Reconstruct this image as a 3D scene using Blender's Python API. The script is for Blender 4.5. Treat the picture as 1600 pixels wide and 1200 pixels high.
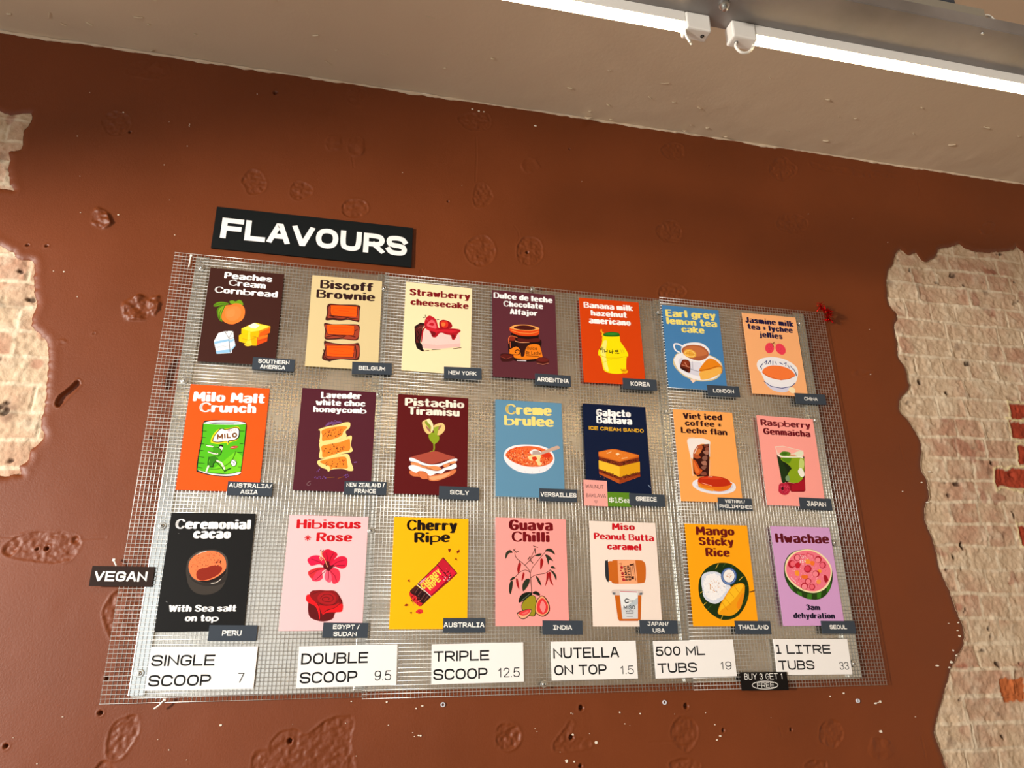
import bpy, math, random
import numpy as np
from mathutils import Matrix, Vector, geometry
sc = bpy.context.scene
for o in list(bpy.data.objects): bpy.data.objects.remove(o)
COL = sc.collection
rnd = random.Random(7)

# ------------------------------------------------------------------ camera
cam_d = bpy.data.cameras.new('camera'); cam = bpy.data.objects.new('camera', cam_d); COL.objects.link(cam)
cam_d.sensor_fit = 'HORIZONTAL'; cam_d.sensor_width = 36.0
cam_d.lens = 36.0 * 1114.590 / 1600.0
cam_d.clip_start = 0.02
cam.matrix_world = Matrix(((0.9755019,-0.0640898,-0.2104485,-0.5188411),(-0.2197459,-0.3290267,-0.9183971,-2.0243232),(-0.0103833,0.9421433,-0.3350496,1.5514588),(0.0000000,0.0000000,0.0000000,1.0000000)))
sc.camera = cam

# ------------------------------------------------------------------ view, world and daylight
vs = sc.view_settings
vs.view_transform = 'Standard'; vs.look = 'None'; vs.gamma = 1.0; vs.use_curve_mapping = False
vs.exposure = -0.62
sc.display_settings.display_device = 'sRGB'
world = bpy.data.worlds.new('daylight'); sc.world = world; world.use_nodes = True
bgn = world.node_tree.nodes['Background']
bgn.inputs['Color'].default_value = (0.93, 0.97, 1.0, 1.0); bgn.inputs['Strength'].default_value = 2.7

def area(name, loc, target, sx, sy, power, color, spread=math.pi):
    l = bpy.data.lights.new(name, 'AREA'); l.shape = 'RECTANGLE'; l.size = sx; l.size_y = sy
    l.energy = power; l.color = color; l.spread = spread
    o = bpy.data.objects.new(name, l); COL.objects.link(o); o.location = loc
    o.rotation_euler = (Vector(target) - Vector(loc)).to_track_quat('-Z', 'Z').to_euler()
    return o
area('low_street_glare', (-5.6, -3.5, 1.85), (0.0, 0.0, 2.2), 0.5, 0.25, 880, (1.0, 0.93, 0.84))

# ------------------------------------------------------------------ materials
def s2l(c):
    return c/12.92 if c <= 0.04045 else ((c+0.055)/1.055)**2.4
def hexcol(h):
    h = h.lstrip('#')
    if len(h) == 3: h = ''.join(c*2 for c in h)
    return tuple(s2l(int(h[i:i+2], 16)/255) for i in (0, 2, 4)) + (1.0,)
MATS = {}
def mat(name, color, rough=0.5, metal=0.0, noise=0.0, nscale=40.0, bump=0.0, bscale=200.0, emit=0.0, spec=0.5, attr=None, coat=0.0, rnoise=0.0):
    if name in MATS: return MATS[name]
    m = bpy.data.materials.new(name); m.use_nodes = True; MATS[name] = m
    nt = m.node_tree; N = nt.nodes; L = nt.links; b = N['Principled BSDF']
    col = hexcol(color) if isinstance(color, str) else tuple(color) + (1.0,)
    b.inputs['Base Color'].default_value = col
    b.inputs['Roughness'].default_value = rough; b.inputs['Metallic'].default_value = metal
    b.inputs['Specular IOR Level'].default_value = spec
    b.inputs['Coat Weight'].default_value = coat
    tc = N.new('ShaderNodeTexCoord')
    if noise or rnoise:
        n = N.new('ShaderNodeTexNoise'); n.inputs['Scale'].default_value = nscale; n.inputs['Detail'].default_value = 5
        L.new(tc.outputs['Object'], n.inputs['Vector'])
        if noise:
            mx = N.new('ShaderNodeMix'); mx.data_type = 'RGBA'; mx.blend_type = 'MULTIPLY'
            rp = N.new('ShaderNodeMapRange'); rp.inputs['From Min'].default_value = 0.3; rp.inputs['From Max'].default_value = 0.7
            rp.inputs['To Min'].default_value = 1-noise; rp.inputs['To Max'].default_value = 1+noise
            L.new(n.outputs['Fac'], rp.inputs['Value'])
            mx.inputs[0].default_value = 1.0; mx.inputs[6].default_value = col
            L.new(rp.outputs['Result'], mx.inputs[7]); L.new(mx.outputs[2], b.inputs['Base Color'])
        if rnoise:
            rr = N.new('ShaderNodeMapRange'); rr.inputs['From Min'].default_value = 0.3; rr.inputs['From Max'].default_value = 0.7
            rr.inputs['To Min'].default_value = rough-rnoise; rr.inputs['To Max'].default_value = rough+rnoise
            L.new(n.outputs['Fac'], rr.inputs['Value']); L.new(rr.outputs['Result'], b.inputs['Roughness'])
    if attr:
        a = N.new('ShaderNodeVertexColor'); a.layer_name = attr; L.new(a.outputs['Color'], b.inputs['Base Color'])
    if bump:
        n2 = N.new('ShaderNodeTexNoise'); n2.inputs['Scale'].default_value = bscale; n2.inputs['Detail'].default_value = 6
        L.new(tc.outputs['Object'], n2.inputs['Vector'])
        bp = N.new('ShaderNodeBump'); bp.inputs['Strength'].default_value = bump; bp.inputs['Distance'].default_value = 0.002
        L.new(n2.outputs['Fac'], bp.inputs['Height']); L.new(bp.outputs['Normal'], b.inputs['Normal'])
    if emit:
        b.inputs['Emission Color'].default_value = col; b.inputs['Emission Strength'].default_value = emit
    return m
def ink(h):
    return mat('print_' + h, h, rough=0.5, spec=0.18)

# ------------------------------------------------------------------ mesh helpers
class MB:
    def __init__(s): s.v = []; s.f = []; s.m = []; s.mats = []
    def mi(s, m):
        if m not in s.mats: s.mats.append(m)
        return s.mats.index(m)
    def add(s, vs, fs, m):
        o = len(s.v); k = s.mi(m); s.v += [tuple(p) for p in vs]
        for f in fs: s.f.append(tuple(o+i for i in f)); s.m.append(k)
    def box(s, x0, x1, y0, y1, z0, z1, m):
        s.add([(x0,y0,z0),(x1,y0,z0),(x1,y1,z0),(x0,y1,z0),(x0,y0,z1),(x1,y0,z1),(x1,y1,z1),(x0,y1,z1)],
              [(0,3,2,1),(4,5,6,7),(0,1,5,4),(1,2,6,5),(2,3,7,6),(3,0,4,7)], m)
    def tube(s, pts, r, m, n=8):
        pts = [Vector(p) for p in pts]; rings = []
        for i, p in enumerate(pts):
            d = (pts[min(i+1, len(pts)-1)] - pts[max(i-1, 0)]).normalized()
            u = d.cross(Vector((0,0,1)) if abs(d.z) < .9 else Vector((1,0,0))).normalized(); w = d.cross(u)
            rings.append([p + r*(math.cos(2*math.pi*k/n)*u + math.sin(2*math.pi*k/n)*w) for k in range(n)])
        vs = [q for g in rings for q in g]; fs = []
        for i in range(len(pts)-1):
            for k in range(n):
                a = i*n+k; b = i*n+(k+1) % n; fs.append((a, b, b+n, a+n))
        fs.append(tuple(range(n))[::-1]); fs.append(tuple((len(pts)-1)*n+k for k in range(n)))
        s.add(vs, fs, m)
    def lathe(s, prof, org, axis, m, n=20):      # prof: (radius, height) along axis
        ax = Vector(axis).normalized(); u = ax.orthogonal().normalized(); w = ax.cross(u); org = Vector(org)
        vs = []; fs = []
        for r, h in prof:
            for k in range(n):
                a = 2*math.pi*k/n; vs.append(org + ax*h + r*(math.cos(a)*u + math.sin(a)*w))
        for i in range(len(prof)-1):
            for k in range(n):
                a = i*n+k; b = i*n+(k+1) % n; fs.append((a, b, b+n, a+n))
        fs.append(tuple((len(prof)-1)*n+k for k in range(n))); fs.append(tuple(range(n))[::-1])
        s.add(vs, fs, m)
    def build(s, name, parent=None, smooth=False, loc=(0,0,0), bevel=0.0):
        me = bpy.data.meshes.new(name); me.from_pydata(s.v, [], s.f)
        for m in s.mats: me.materials.append(m)
        me.polygons.foreach_set('material_index', s.m)
        if smooth: me.polygons.foreach_set('use_smooth', [True]*len(s.f))
        me.update()
        o = bpy.data.objects.new(name, me); COL.objects.link(o); o.location = loc
        if parent: o.parent = parent
        if bevel:
            b = o.modifiers.new('bevel', 'BEVEL'); b.width = bevel; b.segments = 2; b.limit_method = 'ANGLE'
        return o
def tag(o, label, cat, group=None):
    o['label'] = label; o['category'] = cat
    if group: o['group'] = group
    return o
def struct(o, label=None):
    o['kind'] = 'structure'
    if label: o['label'] = label
    return o
def empty(name, loc=(0,0,0)):
    o = bpy.data.objects.new(name, None); o.empty_display_size = 0.05; COL.objects.link(o); o.location = loc
    return o

def catmull(pts, closed, n=5):
    P = [Vector(p) for p in pts]; N = len(P); out = []
    if N < 3: return pts
    for i in range(N if closed else N-1):
        p0 = P[(i-1) % N] if closed else P[max(i-1, 0)]; p1 = P[i]; p2 = P[(i+1) % N]
        p3 = P[(i+2) % N] if closed else P[min(i+2, N-1)]
        for k in range(n):
            t = k/n
            out.append(0.5*((2*p1) + (p2-p0)*t + (2*p0-5*p1+4*p2-p3)*t*t + (3*p1-p0-3*p2+p3)*t**3))
    if not closed: out.append(P[-1])
    return [(q.x, q.y) for q in out]

def catmull3(pts, n=6):
    P = [Vector(p) for p in pts]; out = []
    for i in range(len(P)-1):
        p0 = P[max(i-1, 0)]; p1 = P[i]; p2 = P[i+1]; p3 = P[min(i+2, len(P)-1)]
        for k in range(n):
            t = k/n; out.append(0.5*((2*p1) + (p2-p0)*t + (2*p0-5*p1+4*p2-p3)*t*t + (3*p1-p0-3*p2+p3)*t**3))
    return out + [P[-1]]

# flat printed shapes lie in the local x-z plane of a card and face -y
def flat_poly(mb, pts, y, m):
    v3 = [Vector((p[0], p[1], 0)) for p in pts]
    tris = geometry.tessellate_polygon([v3])
    vs = [(p[0], y, p[1]) for p in pts]; fs = []
    for a, b, c in tris:
        ar = (v3[b]-v3[a]).cross(v3[c]-v3[a]).z
        if abs(ar) < 1e-14: continue
        fs.append((a, b, c) if ar > 0 else (a, c, b))
    mb.add(vs, fs, m)
def flat_stroke(mb, pts, rx, ry, y, m, cap=True, nseg=8, xf=None):
    q = [(p[0]/rx, p[1]/ry) for p in pts]; T = (lambda a: (a[0]*rx, a[1]*ry)) if xf is None else (lambda a: xf((a[0]*rx, a[1]*ry)))
    vs = []; fs = []
    if not cap:                                            # square ends and mitred corners
        n = len(q); loop = q[0] == q[-1] and n > 3; L = []; Rr = []
        def unit(a, b):
            d = math.hypot(b[0]-a[0], b[1]-a[1]) or 1e-9; return ((b[0]-a[0])/d, (b[1]-a[1])/d)
        for i in range(n):
            if loop: d0 = unit(q[i-1 if i else n-2], q[i]); d1 = unit(q[i], q[i+1 if i < n-1 else 1])
            else: d0 = unit(q[i-1], q[i]) if i else None; d1 = unit(q[i], q[i+1]) if i < n-1 else None
            if d0 is None or d1 is None:
                d = d1 or d0; e = -1 if d0 is None else 1; c = (q[i][0]+d[0]*e, q[i][1]+d[1]*e); o = (-d[1], d[0])
            else:
                mx, my = -d0[1]-d1[1], d0[0]+d1[0]; ml = math.hypot(mx, my); c = q[i]
                if ml < 0.55: o = (-d0[1], d0[0])
                else:
                    mx /= ml; my /= ml; k = min(1/max(mx*-d0[1]+my*d0[0], .3), 2.4); o = (mx*k, my*k)
            L.append((c[0]+o[0], c[1]+o[1])); Rr.append((c[0]-o[0], c[1]-o[1]))
        for i in range(n-1):
            o = len(vs); vs += [Rr[i], Rr[i+1], L[i+1], L[i]]; fs.append((o, o+1, o+2, o+3))
        q = []
    for i in range(len(q)-1):
        (x0, y0), (x1, y1) = q[i], q[i+1]; d = math.hypot(x1-x0, y1-y0)
        if d < 1e-9: continue
        nx, ny = -(y1-y0)/d, (x1-x0)/d; o = len(vs)
        vs += [(x0-nx, y0-ny), (x1-nx, y1-ny), (x1+nx, y1+ny), (x0+nx, y0+ny)]; fs.append((o, o+1, o+2, o+3))
    for i, (x0, y0) in enumerate(q):
        o = len(vs); vs += [(x0+math.cos(2*math.pi*k/nseg), y0+math.sin(2*math.pi*k/nseg)) for k in range(nseg)]
        fs.append(tuple(range(o, o+nseg)))
    k = 0; out = [tuple(a) for a in map(T, vs)]; lay = [0]*len(vs)
    for f in fs:                                           # ink laid stroke on stroke: each a hair in front of the last
        for i in f: lay[i] = k
        k += 1
    mb.ply = (getattr(mb, 'ply', 0)+1) % 9
    mb.add([(a[0], y - 1.6e-6*(q % 24) - 5e-7*mb.ply, a[1]) for a, q in zip(out, lay)], fs, m)

# ------------------------------------------------------------------ stroke lettering
# glyph: (width, strokes); '~' curves, 'z' closes; coordinates run 0..1 over the glyph box
TECH = {
'A':(1,'0,0 .42,1 .58,1 1,0;.2,.32 .8,.32'),'B':(1,'0,0 0,1 .78,1 .95,.87 .95,.66 .78,.53 0,.53;.78,.53 1,.38 1,.13 .82,0 0,0'),
'C':(1,'1,.8 .82,1 .2,1 0,.8 0,.2 .2,0 .82,0 1,.2'),'D':(1,'0,0 0,1 .68,1 1,.7 1,.3 .68,0 0,0'),
'E':(.95,'1,1 0,1 0,0 1,0;0,.51 .92,.51'),'F':(.95,'1,1 0,1 0,0;0,.5 .9,.5'),
'G':(1.02,'1,.8 .82,1 .2,1 0,.8 0,.2 .2,0 .82,0 1,.2 1,.46 .55,.46'),'H':(1,'0,0 0,1;1,0 1,1;0,.5 1,.5'),
'I':(.06,'.5,0 .5,1'),'i':(.7,'.5,0 .5,1;0,1 1,1;0,0 1,0'),'J':(.9,'.25,1 1,1;.8,1 .8,.2 .62,0 .2,0 0,.2'),
'K':(1,'0,0 0,1;1,1 .25,.52 0,.5;.25,.52 1,0'),'L':(.9,'0,1 0,0 1,0'),'M':(1.1,'0,0 0,1 .5,.25 1,1 1,0'),
'N':(1,'0,0 0,1 1,0 1,1'),'O':(1.05,'.25,0 0,.25 0,.75 .25,1 .75,1 1,.75 1,.25 .75,0 .25,0'),
'P':(.95,'0,0 0,1 .78,1 1,.84 1,.54 .78,.4 0,.4'),'R':(1,'0,0 0,1 .78,1 1,.86 1,.58 .78,.44 0,.44;.5,.44 1,0'),
'S':(1,'1,.8 .84,1 .16,1 0,.86 0,.64 .16,.52 .84,.48 1,.36 1,.14 .84,0 .16,0 0,.2'),'T':(1,'0,1 1,1;.5,1 .5,0'),
'U':(1,'0,1 0,.22 .2,0 .8,0 1,.22 1,1'),'V':(1,'0,1 .45,0 .55,0 1,1'),'W':(1.3,'0,1 .22,0 .5,.8 .78,0 1,1'),
'X':(1,'0,0 1,1;0,1 1,0'),'Y':(1,'0,1 .5,.48 1,1;.5,.48 .5,0'),'Z':(1,'0,1 1,1 0,0 1,0'),
'/':(.45,'0,0 1,1'),' ':(.45,''),'.':(.06,'.5,0 .5,.02'),"'":(.1,'.5,1 .5,.75'),
'0':(.8,'~.5,1 .12,.85 0,.5 .12,.15 .5,0 .88,.15 1,.5 .88,.85 .5,1'),'1':(.42,'0,.75 .6,1 .6,0'),'!':(.5,'0,1 .5,1 .5,0;0,0 1,0'),
'2':(.75,'~0,.75 .15,.95 .5,1 .88,.92 .95,.7 .75,.45 .3,.2 0,0;0,0 1,0'),
'3':(.75,'~0,.8 .2,.97 .5,1 .85,.92 .95,.75 .8,.57 .45,.53;~.45,.53 .85,.47 1,.27 .88,.07 .5,0 .18,.04 0,.22'),
'5':(.8,'.95,1 .15,1 .05,.5;~.05,.5 .3,.62 .65,.62 .95,.47 1,.28 .85,.05 .5,0 .15,.04 0,.2'),
'7':(.75,'0,1 1,1 .35,0'),'9':(.78,'~1,.7 .9,.93 .5,1 .1,.93 0,.7 .1,.47 .5,.4 .9,.5 1,.7 .95,.3 .8,.08 .5,0 .2,.03 .05,.18'),
'$':(.9,'1,.78 .84,.9 .16,.9 0,.8 0,.62 .16,.52 .84,.48 1,.36 1,.2 .84,.1 .16,.1 0,.22;.5,-.05 .5,1.05'),
'e':(.7,'0,.35 1,.35 1,.55 .8,.68 .2,.68 0,.5 0,.15 .2,0 .9,0'),'a':(.7,'.1,.68 .8,.68 1,.55 1,0;1,.36 .2,.36 0,.25 0,.1 .2,0 1,0'),
}
LIGHT = dict(TECH)
LIGHT.update({'B':(.75,'0,0 0,1;~0,1 .6,1 .9,.9 .9,.65 .6,.53 0,.53;~0,.53 .65,.53 1,.4 1,.13 .65,0 0,0'),
'C':(.85,'~1,.75 .75,.97 .4,1 .1,.8 0,.5 .1,.2 .4,0 .75,.03 1,.25'),'G':(.88,'~1,.78 .75,.97 .4,1 .1,.8 0,.5 .1,.2 .4,0 .75,.03 1,.15;1,.15 1,.45 .6,.45'),
'O':(.9,'~.5,1 .12,.85 0,.5 .12,.15 .5,0 .88,.15 1,.5 .88,.85 .5,1'),'S':(.75,'~.95,.75 .75,.97 .4,1 .1,.9 .05,.7 .3,.55 .75,.45 1,.25 .85,.05 .5,0 .15,.05 0,.25'),
'c':(.55,'~1,.5 .7,.68 .3,.68 0,.45 0,.22 .3,0 .7,0 1,.16'),'d':(.55,'~1,.5 .7,.68 .3,.68 0,.45 0,.22 .3,0 .7,0 1,.2;1,1 1,0'),
'e':(.55,'~0,.36 1,.36 .9,.6 .5,.7 .1,.58 0,.34 .1,.1 .5,0 .95,.1'),'h':(.5,'0,0 0,1;~0,.5 .4,.68 .8,.64 1,.45;1,.45 1,0'),
'i':(.06,'.5,0 .5,.66;.5,.9 .5,.95'),'l':(.06,'.5,0 .5,1'),'u':(.5,'~0,.68 0,.2 .3,0 .7,.02 1,.2;1,.68 1,0'),'p':(.5,'0,.68 0,-.3;~0,.5 .4,.68 .9,.6 1,.34 .9,.1 .4,0 0,.2'),
's':(.5,'~.95,.55 .6,.68 .2,.66 .05,.5 .5,.36 .95,.2 .8,.02 .4,0 0,.12'),'L':(.7,'0,1 0,0 1,0'),
'a':(.55,'~.1,.6 .5,.7 .9,.6 1,.4;1,.4 1,0;~1,.4 .4,.4 0,.2 .3,0 .7,.04 1,.2'),'b':(.5,'0,1 0,0;~0,.5 .4,.68 .9,.6 1,.34 .9,.1 .4,0 0,.2'),
'r':(.35,'0,0 0,.68;~0,.4 .4,.66 1,.66'),'y':(.55,'0,.68 .5,0;1,.68 .5,0 .2,-.3'),
})
HEAVY = {
'A':(.85,'0,0 .45,1 .55,1 1,0;.2,.3 .8,.3'),'B':(.95,'0,0 0,1;~0,1 .6,1 .9,.9 .85,.65 .4,.52;~.4,.52 .9,.48 1,.25 .85,.03 .5,0 0,0'),
'C':(1.05,'~1,.82 .8,.98 .45,1 .12,.85 0,.5 .12,.15 .45,0 .8,.03 1,.22'),'D':(1.05,'0,0 0,1;~0,1 .6,1 .95,.8 1,.5 .95,.2 .6,0 0,0'),
'E':(.8,'1,1 0,1 0,0 1,0;0,.52 .9,.52'),'G':(1.05,'~1,.82 .8,.98 .45,1 .12,.85 0,.5 .12,.15 .45,0 .8,.03 1,.2;1,.2 1,.46 .6,.46'),
'H':(.95,'0,0 0,1;1,0 1,1;0,.5 1,.5'),'J':(.7,'.9,1 .9,.25;~.9,.25 .7,.02 .4,0 0,.2'),'L':(.75,'0,1 0,0 1,0'),
'M':(1.2,'0,0 .06,1 .5,.3 .94,1 1,0'),'P':(.85,'0,0 0,1;~0,1 .6,1 1,.9 1,.6 .6,.42 0,.42'),'R':(.95,'0,0 0,1;~0,1 .6,1 1,.9 .95,.6 .6,.47 0,.47;.5,.47 1,0'),
'S':(.9,'~.98,.85 .7,1 .3,1 .03,.85 .1,.62 .5,.53 .9,.42 .98,.17 .7,0 .3,0 0,.15'),'T':(.9,'0,1 1,1;.5,1 .5,0'),'V':(.9,'0,1 .45,0 .55,0 1,1'),
'W':(1.35,'0,1 .22,0 .5,.9 .78,0 1,1'),
'a':(.78,'~.05,.68 .5,.72 .9,.66 1,.45;1,.45 1,0;~1,.38 .4,.38 .02,.26 .05,.04 .5,-.03 1,.06'),'b':(1.0,'0,1 0,0;~0,.0 .6,0 .95,.12 1,.34 .85,.55 .5,.6 0,.55'),
'c':(.7,'~1,.56 .7,.7 .35,.68 .05,.5 0,.32 .08,.12 .4,0 .75,0 1,.16'),'d':(.75,'1,1 1,0;~1,.5 .6,.7 .15,.6 0,.34 .15,.06 .6,0 1,.2'),
'e':(.78,'0,.36 1,.36;~1,.38 .92,.62 .5,.72 .1,.6 0,.36 .1,.08 .5,-.02 .95,.04'),'f':(.55,'~1,.98 .6,1 .4,.8;.4,.8 .4,0;0,.64 .9,.64'),
'g':(.78,'1,.68 1,-.1;~1,-.1 .8,-.28 .4,-.3 .05,-.2;~1,.5 .6,.7 .15,.6 0,.34 .15,.06 .6,0 1,.2'),'h':(.72,'0,0 0,1;~0,.5 .5,.7 .9,.62 1,.4;1,.4 1,0'),
'i':(.12,'.5,0 .5,.66;.5,.98 .5,1'),'j':(.3,'~.8,.66 .8,-.1 .5,-.28 0,-.25;.8,.98 .8,1'),'k':(.75,'0,0 0,1;.95,.7 .15,.36 1,0'),'l':(.14,'.5,0 .5,1'),
'm':(1.15,'0,0 0,.68;~0,.5 .25,.7 .45,.64 .5,.4;.5,.4 .5,0;~.5,.5 .75,.7 .95,.62 1,.4;1,.4 1,0'),'n':(.74,'0,0 0,.68;~0,.5 .5,.7 .9,.62 1,.4;1,.4 1,0'),
'o':(.78,'~.5,.7 .1,.6 0,.35 .1,.1 .5,0 .9,.1 1,.35 .9,.6 .5,.7'),'p':(1.0,'0,.6 0,-.28;~0,.6 .6,.66 1,.5 1,.2 .7,.02 0,.02'),
'r':(.55,'0,0 0,.68;~0,.42 .4,.66 1,.62'),'s':(.68,'~.95,.58 .6,.7 .15,.66 .05,.5 .5,.37 .95,.22 .8,.02 .4,0 0,.12'),'t':(.5,'.4,1 .4,.15;~.4,.2 .5,0 .95,.02;0,.66 .95,.66'),
'u':(.74,'0,.68 0,.3;~0,.3 .1,.05 .5,0 1,.2;1,.68 1,0'),'v':(.76,'0,.68 .45,0 .55,0 1,.68'),'w':(1.1,'0,.68 .25,0 .5,.55 .75,0 1,.68'),
'x':(.75,'0,.68 1,0;0,0 1,.68'),'y':(.76,'0,.68 .5,.02;1,.68 .4,-.28 .1,-.28'),'z':(.72,'0,.66 1,.66 0,.02 1,.02'),
'3':(.7,'~0,.85 .3,1 .8,.95 .9,.7 .45,.53;~.45,.53 .95,.45 1,.2 .7,0 .3,0 0,.15'),' ':(.62,''),'*':(.55,'.5,.06 .5,.7;0,.38 1,.38;.14,.14 .86,.62;.14,.62 .86,.14'),
}
THIN = set('CbBpD')          # letters drawn with the fine pen in the chunky face
def parse(g):
    out = []
    for st in g.split(';'):
        if not st: continue
        sm = st[0] == '~'; pts = [tuple(float(a) for a in p.split(',')) for p in st.lstrip('~').split()]
        if sm: pts = catmull(pts, False, 3)
        out.append(pts)
    return out
CACHE = {}
def ease(pts):
    """round the shallow corners of a stroke, keep its square ones"""
    loop = pts[0] == pts[-1] and len(pts) > 3; out = []; n = len(pts)
    for i, p in enumerate(pts):
        if not loop and i in (0, n-1): out.append(p); continue
        if loop and i == n-1: break
        a = pts[i-1] if i else pts[n-2]; b = pts[i+1]
        t = abs((math.atan2(b[1]-p[1], b[0]-p[0]) - math.atan2(p[1]-a[1], p[0]-a[0]) + math.pi) % (2*math.pi) - math.pi)
        if 0.15 < t < 1.3:
            out += [(p[0]*.72+a[0]*.28, p[1]*.72+a[1]*.28), (p[0]*.72+b[0]*.28, p[1]*.72+b[1]*.28)]
        else: out.append(p)
    if loop: out.append(out[0])
    return out
def lettering(mb, text, font, p0, p1, cap, y, m, nib, yscale=0.6, gap=0.1, cap_round=True, thin=0.74):
    """draw text from baseline p0 to baseline p1 (x,z) with the given cap height, stretched to fit"""
    F = {'h': HEAVY, 't': TECH, 'l': LIGHT}[font]
    dx, dz = p1[0]-p0[0], p1[1]-p0[1]; Ls = math.hypot(dx, dz); ux, uz = dx/Ls, dz/Ls
    nibx = nib
    for it in range(6):                                    # keep the pen round whatever the stretch
        x = 0.0; items = []
        for ch in text:
            w, g = F[ch]; items.append((ch, x, w, g)); x += w + (2*nibx if g else 0) + gap
        kx = Ls/(x-gap); nibx = 0.5*nibx + 0.5*nib*cap/kx
    for ch, xo, w, g in items:
        if not g: continue
        key = (font, ch)
        if key not in CACHE: CACHE[key] = [ease(ease(st)) for st in parse(g)] if font == 't' and ch in 'OUSCGDPBRJea$' else parse(g)
        t = thin if (font == 'h' and ch in THIN) else 1.0
        rx, ry = nibx*t, nib*yscale*t
        if ch == '*': rx *= .34; ry *= .5
        if ch in 'il' and font == 'h': rx *= 1.1
        def xf(a):
            b = a[1] if font != 't' or ch in '$/' else min(max(a[1], 0.0), 1.0)      # strokes of the signs end flush with the line
            return (p0[0] + a[0]*kx*ux - b*cap*uz, p0[1] + a[0]*kx*uz + b*cap*ux)
        for st in CACHE[key]:
            pts = [(xo + rx + p[0]*(w+2*nibx-2*rx), ry + p[1]*(1-2*ry)) for p in st]
            flat_stroke(mb, pts, rx, ry, y, m, cap=cap_round, xf=xf)
# ------------------------------------------------------------------ noise and distance fields for the wall relief
def vnoise(x, z, scale, seed):
    r = np.random.RandomState(seed); n = 256; g = r.rand(n, n)
    u = x*scale + 17.3; v = z*scale + 9.1; i = np.floor(u).astype(int); j = np.floor(v).astype(int)
    fu = u-i; fv = v-j; fu = fu*fu*(3-2*fu); fv = fv*fv*(3-2*fv)
    a = g[i % n, j % n]; b = g[(i+1) % n, j % n]; c = g[i % n, (j+1) % n]; d = g[(i+1) % n, (j+1) % n]
    return (a*(1-fu)+b*fu)*(1-fv) + (c*(1-fu)+d*fu)*fv - 0.5
def fbm(x, z, scale, seed, octv=4):
    s = 0; a = 1.0
    for k in range(octv):
        s = s + a*vnoise(x, z, scale*2**k, seed+k); a *= 0.5
    return s
def rough_poly(pts, amp, seed, step=0.008):
    r = random.Random(seed); out = []
    n = len(pts)
    for i in range(n):
        a = pts[i]; b = pts[(i+1) % n]; L = math.hypot(b[0]-a[0], b[1]-a[1]); k = max(1, int(L/step))
        for q in range(k):
            t = q/k; j = amp if q else amp*0.3
            out.append((a[0]+(b[0]-a[0])*t + r.uniform(-j, j), a[1]+(b[1]-a[1])*t + r.uniform(-j, j)))
    return out
def sdf(px, pz, poly):
    """signed distance (negative inside) and nearest point"""
    P = np.array(poly); Q = np.roll(P, -1, axis=0)
    best = np.full(px.shape, 1e9); nx = px.copy(); nz = pz.copy(); ins = np.zeros(px.shape, bool)
    for (ax, az), (bx, bz) in zip(P, Q):
        ex, ez = bx-ax, bz-az; t = np.clip(((px-ax)*ex + (pz-az)*ez)/(ex*ex+ez*ez+1e-12), 0, 1)
        cx = ax+t*ex; cz = az+t*ez; d = (px-cx)**2 + (pz-cz)**2; k = d < best
        best = np.where(k, d, best); nx = np.where(k, cx, nx); nz = np.where(k, cz, nz)
        cr = ((az > pz) != (bz > pz)) & (px < (bx-ax)*(pz-az)/(bz-az+1e-15) + ax); ins ^= cr
    d = np.sqrt(best); return np.where(ins, -d, d), nx, nz
def grid_object(name, X, Y, Z, keep, mats, col=None, parent=None):
    nz, nx = X.shape; idx = np.arange(nx*nz).reshape(nz, nx)
    q = np.stack([idx[:-1, :-1], idx[:-1, 1:], idx[1:, 1:], idx[1:, :-1]], -1).reshape(-1, 4)
    if keep is not None: q = q[keep.reshape(-1)]
    me = bpy.data.meshes.new(name); nv = nx*nz
    me.vertices.add(nv); me.vertices.foreach_set('co', np.stack([X, Y, Z], -1).astype(np.float32).reshape(-1))
    me.loops.add(q.size); me.loops.foreach_set('vertex_index', q.reshape(-1).astype(np.int32))
    me.polygons.add(len(q)); me.polygons.foreach_set('loop_start', np.arange(0, q.size, 4, dtype=np.int32))
    me.polygons.foreach_set('loop_total', np.full(len(q), 4, np.int32))
    me.polygons.foreach_set('use_smooth', np.ones(len(q), bool))
    for m in mats: me.materials.append(m)
    me.update(calc_edges=True)
    if col is not None:
        ca = me.color_attributes.new('Col', 'FLOAT_COLOR', 'POINT')
        c4 = np.ones((nv, 4), np.float32); c4[:, :3] = col.reshape(-1, 3); ca.data.foreach_set('color', c4.reshape(-1))
    o = bpy.data.objects.new(name, me); COL.objects.link(o)
    if parent: o.parent = parent
    return o

WY = 0.018                                   # plaster face behind the menu board
CZ = 3.361                                  # ceiling height
BROWN = mat('brown_wall_paint', '71340f', rough=0.5, spec=0.45, noise=0.10, nscale=2.2, bump=0.22, bscale=260, rnoise=0.05)
CREAM = mat('beige_ceiling_paint', 'dac4a8', rough=0.55, noise=0.04, nscale=1.5, bump=0.25, bscale=90, spec=0.3)
BRICKM = mat('limewashed_brick', 'c8b49c', rough=0.85, attr='Col', bump=0.8, bscale=160, spec=0.2)
EDGE = mat('plaster_edge', 'c4ab8e', rough=0.8, bump=0.8, bscale=150, noise=0.15, nscale=60)

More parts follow.
